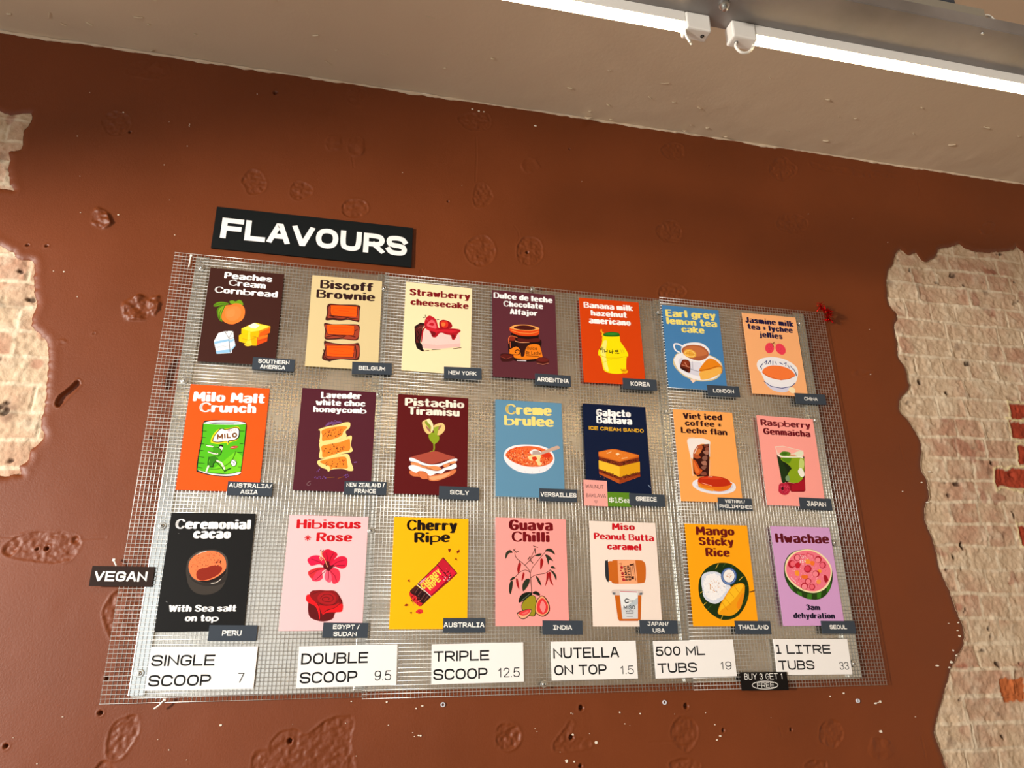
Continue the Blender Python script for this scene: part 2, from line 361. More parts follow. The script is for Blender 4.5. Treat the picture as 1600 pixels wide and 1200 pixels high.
BRICKS = [([(2.1049, 3.0187), (2.0584, 3.0221), (1.9826, 3.0043), (1.886, 2.9908), (1.8196, 2.9994), (1.7903, 3.0178), (1.7514, 2.9989), (1.6915, 2.9842), (1.659, 2.9428), (1.6084, 2.9158), (1.5854, 2.9344), (1.5737, 2.9542), (1.537, 2.9372), (1.5041, 2.9599), (1.4752, 2.9269), (1.456, 2.8881), (1.4272, 2.8539), (1.4082, 2.7805), (1.4012, 2.7097), (1.4295, 2.6729), (1.4047, 2.6217), (1.4021, 2.5637), (1.3954, 2.4969), (1.4137, 2.4655), (1.4151, 2.4054), (1.4149, 2.3825), (1.37, 2.3388), (1.3548, 2.2932), (1.3816, 2.2594), (1.3983, 2.2252), (1.4157, 2.1739), (1.3964, 2.1046), (1.3961, 2.0709), (1.4067, 2.0545), (1.4051, 1.9882), (1.3799, 1.9549), (1.3691, 1.8983), (1.3839, 1.8431), (1.3864, 1.7885), (1.387, 1.7424), (1.406, 1.6893), (1.4164, 1.6221), (1.4304, 1.5705), (1.4215, 1.5199), (1.3789, 1.4777), (1.3459, 1.4362), (1.3222, 1.3952), (1.2929, 1.3483), (1.2717, 1.3154), (1.2477, 1.27), (1.2523, 1.2372), (1.2637, 1.198), (1.2657, 1.1724), (1.3257, 1.0), (2.95, 0.95), (3.0, 1.6), (2.9, 2.3), (2.6, 2.72), (2.35, 2.74)], 31), ([(-1.5323, 2.6128), (-1.4829, 2.5754), (-1.4437, 2.5737), (-1.4313, 2.5343), (-1.4211, 2.477), (-1.407, 2.4408), (-1.4089, 2.3763), (-1.3671, 2.3396), (-1.3513, 2.2972), (-1.3398, 2.2272), (-1.3321, 2.1531), (-1.3311, 2.0909), (-1.3192, 2.0723), (-1.3221, 2.0512), (-1.343, 2.0244), (-1.3423, 2.0005), (-1.3609, 1.9819), (-1.3982, 1.9562), (-1.9, 1.98), (-2.3, 2.02), (-2.5, 2.3), (-2.2, 2.66), (-1.85, 2.7)], 47), ([(-1.6244, 3.0636), (-1.5934, 3.0549), (-1.5429, 3.0709), (-1.54, 3.0287), (-1.5501, 3.0012), (-1.5429, 2.9467), (-1.5539, 2.9335), (-1.5743, 2.9257), (-1.5653, 2.8976), (-1.5636, 2.8642), (-1.5504, 2.8151), (-1.5699, 2.7969), (-1.95, 2.85), (-2.2, 2.95), (-2.2, 3.12), (-1.9, 3.14)], 59)]
PATCHES = [([(-0.8709, 2.8731), (-0.8934, 2.872), (-0.9074, 2.8949), (-0.9201, 2.919), (-0.9083, 2.9519), (-0.8913, 2.9674), (-0.8686, 2.9631), (-0.8535, 2.9431), (-0.8409, 2.9147), (-0.8505, 2.8858)], 'fill'), ([(-0.7034, 2.8967), (-0.7184, 2.8807), (-0.7368, 2.8688), (-0.7571, 2.8716), (-0.7704, 2.8916), (-0.7687, 2.9177), (-0.7579, 2.9402), (-0.7378, 2.9411), (-0.7204, 2.9365), (-0.702, 2.9208)], 'fill'), ([(-0.6023, 2.8814), (-0.5836, 2.896), (-0.5577, 2.9019), (-0.5322, 2.8926), (-0.5214, 2.8718), (-0.5284, 2.8486), (-0.554, 2.8297), (-0.5802, 2.8257), (-0.6013, 2.8381), (-0.6073, 2.8594)], 'fill'), ([(-0.1784, 2.9791), (-0.1699, 3.0132), (-0.1471, 3.0256), (-0.1265, 3.0112), (-0.1146, 2.9924), (-0.1092, 2.9621), (-0.1245, 2.9373), (-0.1457, 2.9218), (-0.1685, 2.9206), (-0.1798, 2.947)], 'fill'), ([(-0.1686, 2.697), (-0.1947, 2.716), (-0.2072, 2.7483), (-0.1975, 2.7839), (-0.1731, 2.8101), (-0.1387, 2.8181), (-0.112, 2.798), (-0.1003, 2.7642), (-0.1096, 2.7273), (-0.136, 2.7001)], 'fill'), ([(-0.032, 2.7646), (-0.0241, 2.8003), (-0.004, 2.8281), (0.0277, 2.8315), (0.0532, 2.8204), (0.0618, 2.7875), (0.0585, 2.7534), (0.0349, 2.7252), (0.0044, 2.7191), (-0.022, 2.7317)], 'fill'), ([(0.6272, 3.2712), (0.6216, 3.2498), (0.5868, 3.2298), (0.5564, 3.2306), (0.5358, 3.2438), (0.5285, 3.2661), (0.5472, 3.294), (0.5768, 3.3095), (0.6089, 3.3088), (0.6266, 3.2976)], 'fill'), ([(0.5354, 2.867), (0.5055, 2.8724), (0.4892, 2.8888), (0.4812, 2.9172), (0.4988, 2.9437), (0.5317, 2.9667), (0.5637, 2.9629), (0.5774, 2.9405), (0.5826, 2.9132), (0.5673, 2.8803)], 'fill'), ([(1.0549, 3.2101), (1.0174, 3.1992), (0.9889, 3.2175), (0.9769, 3.2405), (0.9877, 3.2743), (1.0159, 3.302), (1.0554, 3.3201), (1.0823, 3.2984), (1.1073, 3.2782), (1.0956, 3.2434)], 'fill'), ([(1.1076, 3.0435), (1.1124, 3.0189), (1.0913, 2.9904), (1.0517, 2.9723), (1.0143, 2.9718), (0.9819, 2.9815), (0.971, 3.0048), (0.9894, 3.0346), (1.03, 3.0583), (1.0748, 3.0593)], 'fill'), ([(-1.2621, 3.0753), (-1.271, 3.0444), (-1.288, 3.0284), (-1.3136, 3.0242), (-1.3323, 3.0432), (-1.3472, 3.068), (-1.3408, 3.0956), (-1.3202, 3.1168), (-1.2944, 3.1146), (-1.2726, 3.1054)], 'fill'), ([(-0.1645, 3.3144), (-0.1273, 3.318), (-0.1168, 3.292), (-0.1178, 3.2649), (-0.1422, 3.2413), (-0.1811, 3.2349), (-0.2112, 3.2388), (-0.2293, 3.2572), (-0.2381, 3.2835), (-0.2009, 3.3084)], 'fill'), ([(0.5019, 2.6435), (0.473, 2.6515), (0.4684, 2.6717), (0.4807, 2.6912), (0.5079, 2.7103), (0.5415, 2.7081), (0.565, 2.7007), (0.5788, 2.6822), (0.5626, 2.6587), (0.5356, 2.6459)], 'fill'), ([(-0.0949, 1.2796), (-0.1061, 1.298), (-0.1056, 1.3184), (-0.0929, 1.3366), (-0.0722, 1.3396), (-0.0522, 1.3351), (-0.0362, 1.3142), (-0.0377, 1.2928), (-0.0557, 1.2783), (-0.0749, 1.2704)], 'fill'), ([(0.4061, 1.3304), (0.4324, 1.3413), (0.4577, 1.3316), (0.4736, 1.311), (0.4715, 1.2839), (0.4564, 1.2623), (0.4324, 1.2482), (0.409, 1.2589), (0.391, 1.2786), (0.3905, 1.3056)], 'fill'), ([(0.9123, 1.3143), (0.9317, 1.2968), (0.9368, 1.2774), (0.9242, 1.2581), (0.8986, 1.2394), (0.8743, 1.2456), (0.8531, 1.2561), (0.8523, 1.2797), (0.8634, 1.3018), (0.8834, 1.3133)], 'fill'), ([(0.3951, 1.2023), (0.3786, 1.2124), (0.3788, 1.2241), (0.3983, 1.2329), (0.427, 1.2353), (0.4577, 1.23), (0.4728, 1.2192), (0.4728, 1.2069), (0.4496, 1.2007), (0.4224, 1.1948)], 'fill'), ([(0.7887, 1.1991), (0.7993, 1.2079), (0.8187, 1.2142), (0.8423, 1.2121), (0.8651, 1.2078), (0.8682, 1.197), (0.8607, 1.1867), (0.8411, 1.1831), (0.8164, 1.1849), (0.7955, 1.1898)], 'fill'), ([(-1.1241, 2.4184), (-1.146, 2.4149), (-1.1737, 2.4154), (-1.1846, 2.4354), (-1.1907, 2.462), (-1.1724, 2.4798), (-1.1503, 2.4952), (-1.128, 2.4838), (-1.1021, 2.4609), (-1.1144, 2.437)], 'lump'), ([(-1.3098, 2.7671), (-1.2884, 2.7607), (-1.2761, 2.7534), (-1.2677, 2.7387), (-1.2589, 2.7163), (-1.2756, 2.6988), (-1.292, 2.7015), (-1.3125, 2.7124), (-1.3134, 2.7259), (-1.316, 2.7446)], 'lump'), ([(-1.1241, 2.4733), (-1.1179, 2.4896), (-1.1089, 2.4922), (-1.0991, 2.4966), (-1.0917, 2.4776), (-1.0917, 2.4608), (-1.0928, 2.4502), (-1.1014, 2.4341), (-1.11, 2.44), (-1.1196, 2.4574)], 'lump'), ([(0.0183, 3.1516), (0.0388, 3.1532), (0.0493, 3.1387), (0.0609, 3.1189), (0.046, 3.1026), (0.0275, 3.089), (0.0064, 3.0848), (-0.0071, 3.1005), (-0.0113, 3.1178), (0.0028, 3.1411)], 'smear'), ([(-0.6126, 3.3373), (-0.5948, 3.3441), (-0.5706, 3.3487), (-0.5536, 3.3346), (-0.5501, 3.3113), (-0.5629, 3.2922), (-0.5789, 3.2704), (-0.6032, 3.2703), (-0.6189, 3.2889), (-0.6241, 3.3104)], 'smear'), ([(1.2722, 2.4269), (1.258, 2.4186), (1.2264, 2.4129), (1.1979, 2.4113), (1.1838, 2.4178), (1.1883, 2.4275), (1.203, 2.4347), (1.2265, 2.4428), (1.2512, 2.4395), (1.2708, 2.436)], 'smear'), ([(1.9769, 3.1419), (1.9959, 3.1334), (2.0042, 3.1184), (2.001, 3.1014), (1.9689, 3.0798), (1.9403, 3.0733), (1.9072, 3.0778), (1.9074, 3.0981), (1.9147, 3.1182), (1.9393, 3.1355)], 'smear'), ([(-1.3244, 2.3224), (-1.3315, 2.3243), (-1.3327, 2.3301), (-1.3352, 2.3357), (-1.3294, 2.34), (-1.3221, 2.3413), (-1.3163, 2.3387), (-1.3097, 2.3337), (-1.3108, 2.327), (-1.3158, 2.3249)], 'smear'), ([(1.0594, 1.2589), (1.0823, 1.2546), (1.0889, 1.2419), (1.0981, 1.2243), (1.0745, 1.2088), (1.0441, 1.2031), (1.0193, 1.2105), (1.0059, 1.2288), (1.0171, 1.2481), (1.0303, 1.2638)], 'smear'), ([(-1.3084, 3.2648), (-1.3071, 3.2878), (-1.2941, 3.3104), (-1.264, 3.331), (-1.2197, 3.3378), (-1.1882, 3.3282), (-1.1787, 3.3053), (-1.1851, 3.2827), (-1.2265, 3.2571), (-1.2715, 3.2573)], 'smear'), ([(-0.665, 3.0721), (-0.6755, 3.091), (-0.6764, 3.1125), (-0.6654, 3.1305), (-0.6473, 3.1368), (-0.6287, 3.1349), (-0.6165, 3.1178), (-0.6164, 3.0985), (-0.6245, 3.0825), (-0.6442, 3.0696)], 'smear'), ([(-0.601, 3.0761), (-0.607, 3.0975), (-0.6013, 3.1298), (-0.5901, 3.1408), (-0.5721, 3.1465), (-0.554, 3.1374), (-0.55, 3.1123), (-0.5476, 3.0871), (-0.5621, 3.0653), (-0.5833, 3.0625)], 'smear'), ([(1.1664, 3.3142), (1.2368, 3.3069), (1.354, 3.3126), (1.5625, 3.3134), (1.552, 3.2933), (1.3461, 3.272), (1.1758, 3.2855)], 'smear'), ([(-1.3577, 1.772), (-1.3314, 1.8039), (-1.2837, 1.8176), (-1.2102, 1.8159), (-1.18, 1.7955), (-1.1883, 1.7587), (-1.214, 1.7395), (-1.2836, 1.7418), (-1.335, 1.7506)], 'fill'), ([(-1.3535, 1.7721), (-1.3419, 1.7848), (-1.3206, 1.7852), (-1.3197, 1.7663), (-1.3399, 1.7536)], 'pit'), ([(-1.2044, 1.7999), (-1.1908, 1.8066), (-1.1856, 1.7938), (-1.1962, 1.7872)], 'pit'), ([(-1.0686, 1.6781), (-1.0944, 1.6548), (-1.1027, 1.6166), (-1.0836, 1.5713), (-1.0638, 1.5562), (-1.0162, 1.5783), (-0.9934, 1.6239), (-1.0066, 1.6626)], 'fill'), ([(-1.034, 1.3714), (-1.0079, 1.3846), (-0.9837, 1.3838), (-0.978, 1.3459), (-0.9907, 1.3188), (-1.0074, 1.2922), (-1.0376, 1.2908), (-1.0453, 1.3209), (-1.0442, 1.3482)], 'fill'), ([(-1.063, 1.2545), (-1.0544, 1.2848), (-1.0346, 1.2893), (-1.0101, 1.2654), (-1.0196, 1.2393)], 'pit'), ([(-0.7097, 1.2925), (-0.6835, 1.2999), (-0.6705, 1.3208), (-0.6494, 1.3387), (-0.616, 1.3433), (-0.5901, 1.3294), (-0.5607, 1.3502), (-0.5274, 1.3668), (-0.4748, 1.3652), (-0.4774, 1.3064), (-0.4755, 1.2274), (-0.6913, 1.2305)], 'fill'), ([(0.0524, 1.2865), (0.0802, 1.3166), (0.0991, 1.3395), (0.1133, 1.3311), (0.103, 1.3002), (0.1425, 1.2956), (0.1597, 1.2747), (0.1141, 1.2657), (0.057, 1.2633)], 'fill'), ([(-1.3081, 2.1564), (-1.3028, 2.1784), (-1.2824, 2.2036), (-1.2673, 2.2249), (-1.2585, 2.2199), (-1.2578, 2.207), (-1.2775, 2.1764), (-1.2906, 2.1538), (-1.2982, 2.1444)], 'slot'), ([(-1.0397, 2.2771), (-1.027, 2.3072), (-1.0181, 2.3039), (-1.0175, 2.2499), (-1.0348, 2.2069), (-1.0446, 2.2289)], 'slot'), ([(-0.0577, 1.329), (-0.0403, 1.3207), (-0.0443, 1.2825), (-0.0704, 1.2729), (-0.103, 1.2803), (-0.0995, 1.3074)], 'fill')]
HOLES = [(-1.464, 2.6199, 0.004), (-1.4155, 2.6236, 0.004), (-0.6273, 1.3149, 0.0063), (-1.258, 1.3277, 0.005), (-1.0561, 2.0714, 0.0045), (-1.0682, 1.4685, 0.0054), (-1.0696, 1.392, 0.0054), (0.0071, 2.7702, 0.0054), (-0.8514, 3.2746, 0.0072), (-1.2617, 3.0449, 0.0045), (0.1331, 1.3687, 0.0072), (0.4435, 1.3647, 0.0072), (0.7642, 1.2931, 0.0045), (0.1028, 1.2971, 0.0072), (1.4187, 2.421, 0.0027), (0.125, 1.2269, 0.0054), (0.5504, 1.2988, 0.0045), (1.6646, 3.3599, 0.0032), (-1.2568, 1.7751, 0.0054), (-1.2781, 1.7732, 0.0036), (0.7233, 3.2253, 0.0027), (0.1723, 3.2126, 0.0036), (-1.2482, 2.3652, 0.0022), (-0.264, 2.9311, 0.0036)]
CHIPS = [(-0.1616, 3.3209, 0.006), (-0.1848, 3.3252, 0.0045), (-0.143, 3.3214, 0.0037), (0.0451, 3.2923, 0.006), (-0.394, 1.3975, 0.003), (-0.3173, 1.3801, 0.0033), (-0.3008, 1.3857, 0.0037), (-0.3085, 1.3164, 0.003), (-0.3035, 1.3155, 0.0037), (-0.7942, 1.3565, 0.0033), (0.1067, 1.3032, 0.0037), (0.171, 1.2821, 0.0045), (0.0864, 1.2408, 0.0045), (0.1076, 1.2383, 0.0023), (1.0593, 1.2778, 0.0045), (1.0578, 1.3544, 0.0045), (0.9542, 1.3852, 0.003), (0.9073, 1.3777, 0.0023), (1.0743, 1.3592, 0.0037), (-0.4835, 1.4014, 0.003), (1.2998, 1.4556, 0.006), (1.4108, 1.5819, 0.0037), (1.3739, 1.5801, 0.0027), (1.3702, 1.4996, 0.003), (1.4023, 1.5586, 0.0045), (1.405, 1.5412, 0.0045), (1.3782, 1.4843, 0.0045), (1.3539, 1.464, 0.0053), (1.343, 1.4492, 0.0045), (1.4218, 2.0758, 0.0053), (1.3815, 2.0364, 0.003), (1.3882, 1.9687, 0.006), (1.2976, 2.0028, 0.0023), (1.067, 1.3559, 0.003), (-1.15, 1.3862, 0.0023), (-1.2472, 2.749, 0.003), (-1.3568, 2.5464, 0.0023), (-1.383, 2.5456, 0.0018), (-1.2911, 3.1155, 0.0027), (-1.2797, 2.7141, 0.002), (-0.3865, 1.343, 0.0023), (0.5388, 1.2845, 0.0037), (0.5279, 1.2752, 0.003), (0.3034, 1.3491, 0.0023), (0.2435, 1.3542, 0.0023), (0.2566, 1.3249, 0.0023), (1.2595, 2.422, 0.0023), (1.2905, 2.5988, 0.0018), (-0.4946, 1.351, 0.0018), (1.1874, 1.3136, 0.0023), (-1.3091, 2.4723, 0.0018), (-0.4193, 3.0225, 0.0017), (-0.3195, 1.3143, 0.0014), (-1.1478, 2.9414, 0.0015), (0.5009, 1.3457, 0.0012), (-1.3481, 2.7436, 0.0015), (-1.1854, 1.2885, 0.0018), (0.2122, 3.0795, 0.001), (-1.2459, 1.3452, 0.001), (-1.1563, 3.1032, 0.0009), (-0.3238, 1.3235, 0.0017), (-0.2182, 3.0007, 0.0013), (0.1535, 1.3044, 0.0012), (1.4509, 2.9817, 0.0017), (0.271, 1.3206, 0.0011), (-0.907, 3.2575, 0.0016), (-0.4636, 1.2752, 0.0012), (1.3118, 3.0702, 0.0009), (-0.863, 1.2836, 0.0013), (0.0693, 1.2627, 0.0011), (-1.4027, 3.0067, 0.0018), (0.4059, 1.345, 0.0011), (-1.3968, 3.1731, 0.0016), (-0.9331, 1.3299, 0.0013), (-1.1152, 2.8185, 0.001), (0.1083, 1.3543, 0.0013), (-1.0957, 3.0964, 0.0018), (0.526, 1.3138, 0.0017), (-1.0914, 3.0207, 0.0017), (0.1037, 1.3567, 0.0018), (-1.0956, 3.1035, 0.0016), (-0.6242, 1.3528, 0.001), (-1.371, 2.8667, 0.0011), (0.0016, 1.3217, 0.0013), (0.7042, 1.3262, 0.001), (1.1181, 3.0658, 0.0011), (-0.9057, 1.3065, 0.0017), (-1.0841, 2.7004, 0.0017), (0.0069, 1.3145, 0.001)]
CRACKS = [[(-0.1701, 3.209), (-0.1674, 3.1394), (-0.1711, 3.0206)], [(-0.0359, 2.8663), (-0.0228, 2.8455), (-0.0187, 2.8212), (-0.0278, 2.8004)], [(1.6607, 3.2908), (1.6605, 3.2508), (1.6399, 3.2023)], [(-1.1808, 1.8003), (-1.1264, 1.8045)], [(0.3261, 1.2763), (0.4692, 1.2741)], [(-1.3669, 1.8032), (-1.3308, 1.8008)], [(-0.3508, 2.6448), (-0.3454, 2.6661), (-0.3346, 2.6466)], [(0.7262, 1.3011), (0.7329, 1.2776)], [(1.1975, 1.2609), (1.1988, 1.2007)], [(1.3242, 2.1781), (1.3269, 2.1101), (1.3475, 2.0551)], [(-0.5869, 3.0602), (-0.5781, 3.0186)]]

def wall_build():
    xs = np.concatenate([np.arange(-3.4, -1.8, .1), np.arange(-1.8, 2.5, .003), np.arange(2.5, 4.25, .1), [4.25]])
    zs = np.concatenate([np.arange(0, 1.08, .09), np.arange(1.08, CZ, .003), [CZ]])
    X, Z = np.meshgrid(xs, zs); X = X.copy(); Z = Z.copy()
    Y = WY - 0.0022*fbm(X, Z, 2.5, 3, 3) - 0.0006*fbm(X, Z, 14, 11, 2)
    def sub(x0, x1, z0, z1):
        i0, i1 = np.searchsorted(xs, [x0, x1]); j0, j1 = np.searchsorted(zs, [z0, z1])
        return slice(max(j0-1, 0), j1+1), slice(max(i0-1, 0), i1+1)
    # filled anchor holes, scars and knocks in the render
    for n, (pts, kind) in enumerate(PATCHES):
        poly = rough_poly(catmull(pts, True, 4), 0.0016 if kind != 'lump' else 0.003, 100+n, 0.006)
        P = np.array(poly); s = sub(P[:, 0].min()-.03, P[:, 0].max()+.03, P[:, 1].min()-.03, P[:, 1].max()+.03)
        d, _, _ = sdf(X[s], Z[s], poly); ins = np.clip(-d/0.003, 0, 1); ns = fbm(X[s], Z[s], 110, 40+n, 2); nl = fbm(X[s], Z[s], 35, 60+n, 3)
        rim = np.exp(-((d+0.001)/0.0032)**2)
        side = 0.5+0.9*vnoise(X[s], Z[s], 22, 80+n)
        if kind == 'fill': Y[s] += ins*(0.0014 + 0.0030*ns) - rim*0.0021*side
        elif kind == 'lump': Y[s] += -ins*(0.004 + 0.010*nl + 0.003*ns) - rim*0.001
        elif kind == 'pit': Y[s] += ins*(0.003 + 0.006*nl + 0.002*ns) - rim*0.0013*side
        elif kind == 'slot': Y[s] += ins*0.011 - rim*0.002
        elif kind == 'smear': Y[s] += -ins*(0.0006 + 0.004*nl) - rim*0.0008*side
    for x, z, r in HOLES:
        s = sub(x-.02, x+.02, z-.02, z+.02); d = np.hypot(X[s]-x, Z[s]-z)
        Y[s] += 0.016*np.clip((r-d)/0.0025, 0, 1) - 0.0012*np.exp(-((d-r-.002)/0.002)**2)
    for pts in CRACKS:
        P = np.array(pts); s = sub(P[:, 0].min()-.01, P[:, 0].max()+.01, P[:, 1].min()-.01, P[:, 1].max()+.01)
        best = np.full(X[s].shape, 9.)
        for a, b in zip(pts[:-1], pts[1:]):
            ex, ez = b[0]-a[0], b[1]-a[1]; t = np.clip(((X[s]-a[0])*ex+(Z[s]-a[1])*ez)/(ex*ex+ez*ez), 0, 1)
            best = np.minimum(best, np.hypot(X[s]-a[0]-t*ex, Z[s]-a[1]-t*ez))
        Y[s] += 0.0012*np.clip(1-best/0.003, 0, 1) - 0.0003*np.exp(-((best-0.004)/0.002)**2)
    keep = np.ones((X.shape[0]-1, X.shape[1]-1), bool)
    root = None; skirts = []
    for n, (pts, seed) in enumerate(BRICKS):
        poly = rough_poly(catmull(pts, True, 3), 0.0028, seed); P = np.array(poly)
        s = sub(P[:, 0].min()-.05, P[:, 0].max()+.05, P[:, 1].min()-.05, P[:, 1].max()+.05)
        d, cx, cz = sdf(X[s], Z[s], poly)
        Y[s] += 0.005*np.exp(-np.clip(d, 0, 1)/0.006) - 0.0012*np.exp(-((d-.016)/0.012)**2)*(0.6+vnoise(X[s], Z[s], 20, seed))
        fine = (np.abs(d) < 0.0019); xs2 = X[s]; zs2 = Z[s]
        xs2[fine] = cx[fine]; zs2[fine] = cz[fine]; X[s] = xs2; Z[s] = zs2
        dc = 0.25*(d[:-1, :-1]+d[1:, :-1]+d[:-1, 1:]+d[1:, 1:])
        k = keep[s[0].start:s[0].stop-1, s[1].start:s[1].stop-1]; k &= (dc[:k.shape[0], :k.shape[1]] > -0.0004)
        skirts.append((poly, seed))
    root = grid_object('wall_back', X, Y, Z, keep, [BROWN]); struct(root, 'brown painted plaster wall behind the flavour board')
    for poly, seed in skirts:
        mb = MB(); n = len(poly); P = np.array(poly); c = P.mean(0)
        vs = [(p[0], WY+.0035, p[1]) for p in poly] + [(p[0], WY+.03, p[1]) for p in poly]
        mb.add(vs, [(i, (i+1) % n, n+(i+1) % n, n+i) for i in range(n)], EDGE)
        mb.build('plaster_edge', root, smooth=True)
        brick_build(P, seed, root)
    mb = MB(); pale = mat('bare_plaster_chip', 'e6dccb', rough=0.9)
    for x, z, r in CHIPS:
        k = rnd.randint(5, 7); a0 = rnd.random()*6; el = rnd.uniform(.35, 1)
        pts = [(x + r*math.cos(a0+2*math.pi*q/k)*rnd.uniform(.7, 1.2), z + r*el*math.sin(a0+2*math.pi*q/k)*rnd.uniform(.7, 1.2)) for q in range(k)]
        flat_poly(mb, pts, WY-0.0022, pale)
        mb.add([(p[0], WY-0.0022, p[1]) for p in pts]+[(p[0], WY+0.001, p[1]) for p in pts], [(i, (i+1) % k, k+(i+1) % k, k+i) for i in range(k)], pale)
    mb.build('paint_chips', root)
    return root

def brick_build(P, seed, root):
    x0, z0 = P.min(0)-.012; x1, z1 = P.max(0)+.012
    xs = np.arange(x0, x1, .0035); zs = np.arange(z0, min(z1, CZ), .0035); X, Z = np.meshgrid(xs, zs)
    r = np.random.RandomState(seed)
    wob = 0.011*fbm(X, Z, 6, seed+5, 3); Zw = Z + wob; Xw = X + 0.012*fbm(X, Z, 7, seed+9, 3)
    ch = 0.076; row = np.floor(Zw/ch).astype(int); fz = Zw/ch-row
    dm = np.full(X.shape, 9.); tone = np.zeros(X.shape)
    for k in range(row.min(), row.max()+1):
        edges = [x0-.4+r.rand()*.15]
        while edges[-1] < x1+.3: edges.append(edges[-1] + (.115 if r.rand() < .55 else .232))
        edges = np.array(edges); tones = r.rand(len(edges)+1); m = row == k
        j = np.searchsorted(edges, Xw[m]); lo = edges[np.clip(j-1, 0, len(edges)-1)]; hi = edges[np.clip(j, 0, len(edges)-1)]
        dm[m] = np.minimum(np.minimum(Xw[m]-lo, hi-Xw[m]), np.minimum(fz[m], 1-fz[m])*ch); tone[m] = tones[j]
    wear = np.clip(0.68+1.3*fbm(X, Z, 6, seed+21, 3), 0, 1)                   # how far the render still covers the joints
    joint = np.clip(1-(dm-0.0035)/0.004, 0, 1)
    n1 = fbm(X, Z, 30, seed+31, 4); n2 = fbm(X, Z, 90, seed+41, 3); n3 = fbm(X, Z, 9, seed+51, 4)
    pits = np.clip((fbm(X, Z, 24, seed+61, 3)-0.50)*8, 0, 1)
    h = -0.003*(1-joint*(1-wear)*1.6) - 0.004*n1 - 0.0034*n2 - 0.006*n3 + 0.008*pits
    ridge = np.exp(-((dm-0.004)/0.003)**2)*np.clip(fbm(X, Z, 5, seed+71, 2)+.25, 0, 1); h -= 0.006*ridge
    Y = WY + 0.009 + h
    base = np.array([s2l(v/255) for v in (198, 174, 146)]); pink = np.array([s2l(v/255) for v in (178, 132, 108)])
    dark = np.array([s2l(v/255) for v in (92, 62, 48)]); pale = np.array([s2l(v/255) for v in (232, 220, 196)]); red = np.array([s2l(v/255) for v in (158, 62, 40)])
    def mixc(c, d, f): return c*(1-f[..., None]) + d*f[..., None]
    C = np.broadcast_to(base, X.shape+(3,)).copy()
    C = mixc(C, pink, np.clip(0.15+1.1*n3+0.5*(tone-.45), 0, .8)*(1-joint))
    C = mixc(C, pale, np.clip(joint*0.6+0.9*n1, 0, .7)*0.7)
    C = mixc(C, dark, np.clip((fbm(X, Z, 16, seed+81, 4)-.36)*3, 0, .6)*0.75 + 0.35*np.clip((1.9-Z)*1.2, 0, 1)*np.clip(fbm(X, Z, 12, seed+85, 4)+.1, 0, 1) + 0.0*X)
    C = mixc(C, dark*0.35, np.clip(pits, 0, .85))
    C = mixc(C, red*0.8, np.clip((fbm(X, Z, 11, seed+91, 3)-.45)*5, 0, .45))
    for (bx0, bx1, bz0, bz1, kind) in [(1.8372, 1.9661, 2.2909, 2.3516, 'red'), (1.8183, 1.9867, 2.2178, 2.2797, 'red'), (1.8249, 1.9567, 2.1218, 2.1917, 'red'), (1.6991, 1.8715, 2.0321, 2.0997, 'red'), (1.7463, 1.8631, 1.8369, 1.8985, 'red'), (1.5254, 1.6202, 1.3441, 1.4126, 'orange')]:
        d = np.minimum(np.minimum(X-bx0, bx1-X), np.minimum(Z-bz0, bz1-Z)) + 0.014*n1 + .006*n2
        f = np.clip(d/0.003, 0, 1); C = mixc(C, red*(1+.5*n1[..., None]) if kind == 'red' else np.array([s2l(v/255) for v in (186, 104, 58)]), f)
        Y = Y + 0.004*f
        if kind == 'red':
            f2 = np.clip(1-np.abs(d+0.006)/0.006, 0, 1); C = mixc(C, np.array([s2l(v/255) for v in (226, 210, 160)]), f2*.9); Y = Y - 0.003*f2
    C = np.clip(C, 0.004, .95)
    d, _, _ = sdf(X, Z, [tuple(p) for p in P])
    dc = 0.25*(d[:-1, :-1]+d[1:, :-1]+d[:-1, 1:]+d[1:, 1:])
    Y = Y + 0.0015*np.exp(-np.clip(-d, 0, 1)/0.01)
    o = grid_object('exposed_brick', X, Y, Z, dc < 0.011, [BRICKM], C, root)
    return o

wall = wall_build()

# ------------------------------------------------------------------ the rest of the shop
def slab(name, x0, x1, y0, y1, z0, z1, m, label=None):
    mb = MB(); mb.box(x0, x1, y0, y1, z0, z1, m); return struct(mb.build(name), label)
WHITEW = mat('pale_wall_paint', 'd8cdbd', rough=0.6)
FLOORM = mat('concrete_floor', '8d857a', rough=0.5, noise=0.12, nscale=3)
XL, XR, YF = -3.4, 4.25, -6.4
slab('floor', XL-.2, XR+.2, YF-.2, WY+.2, -.1, 0, FLOORM)
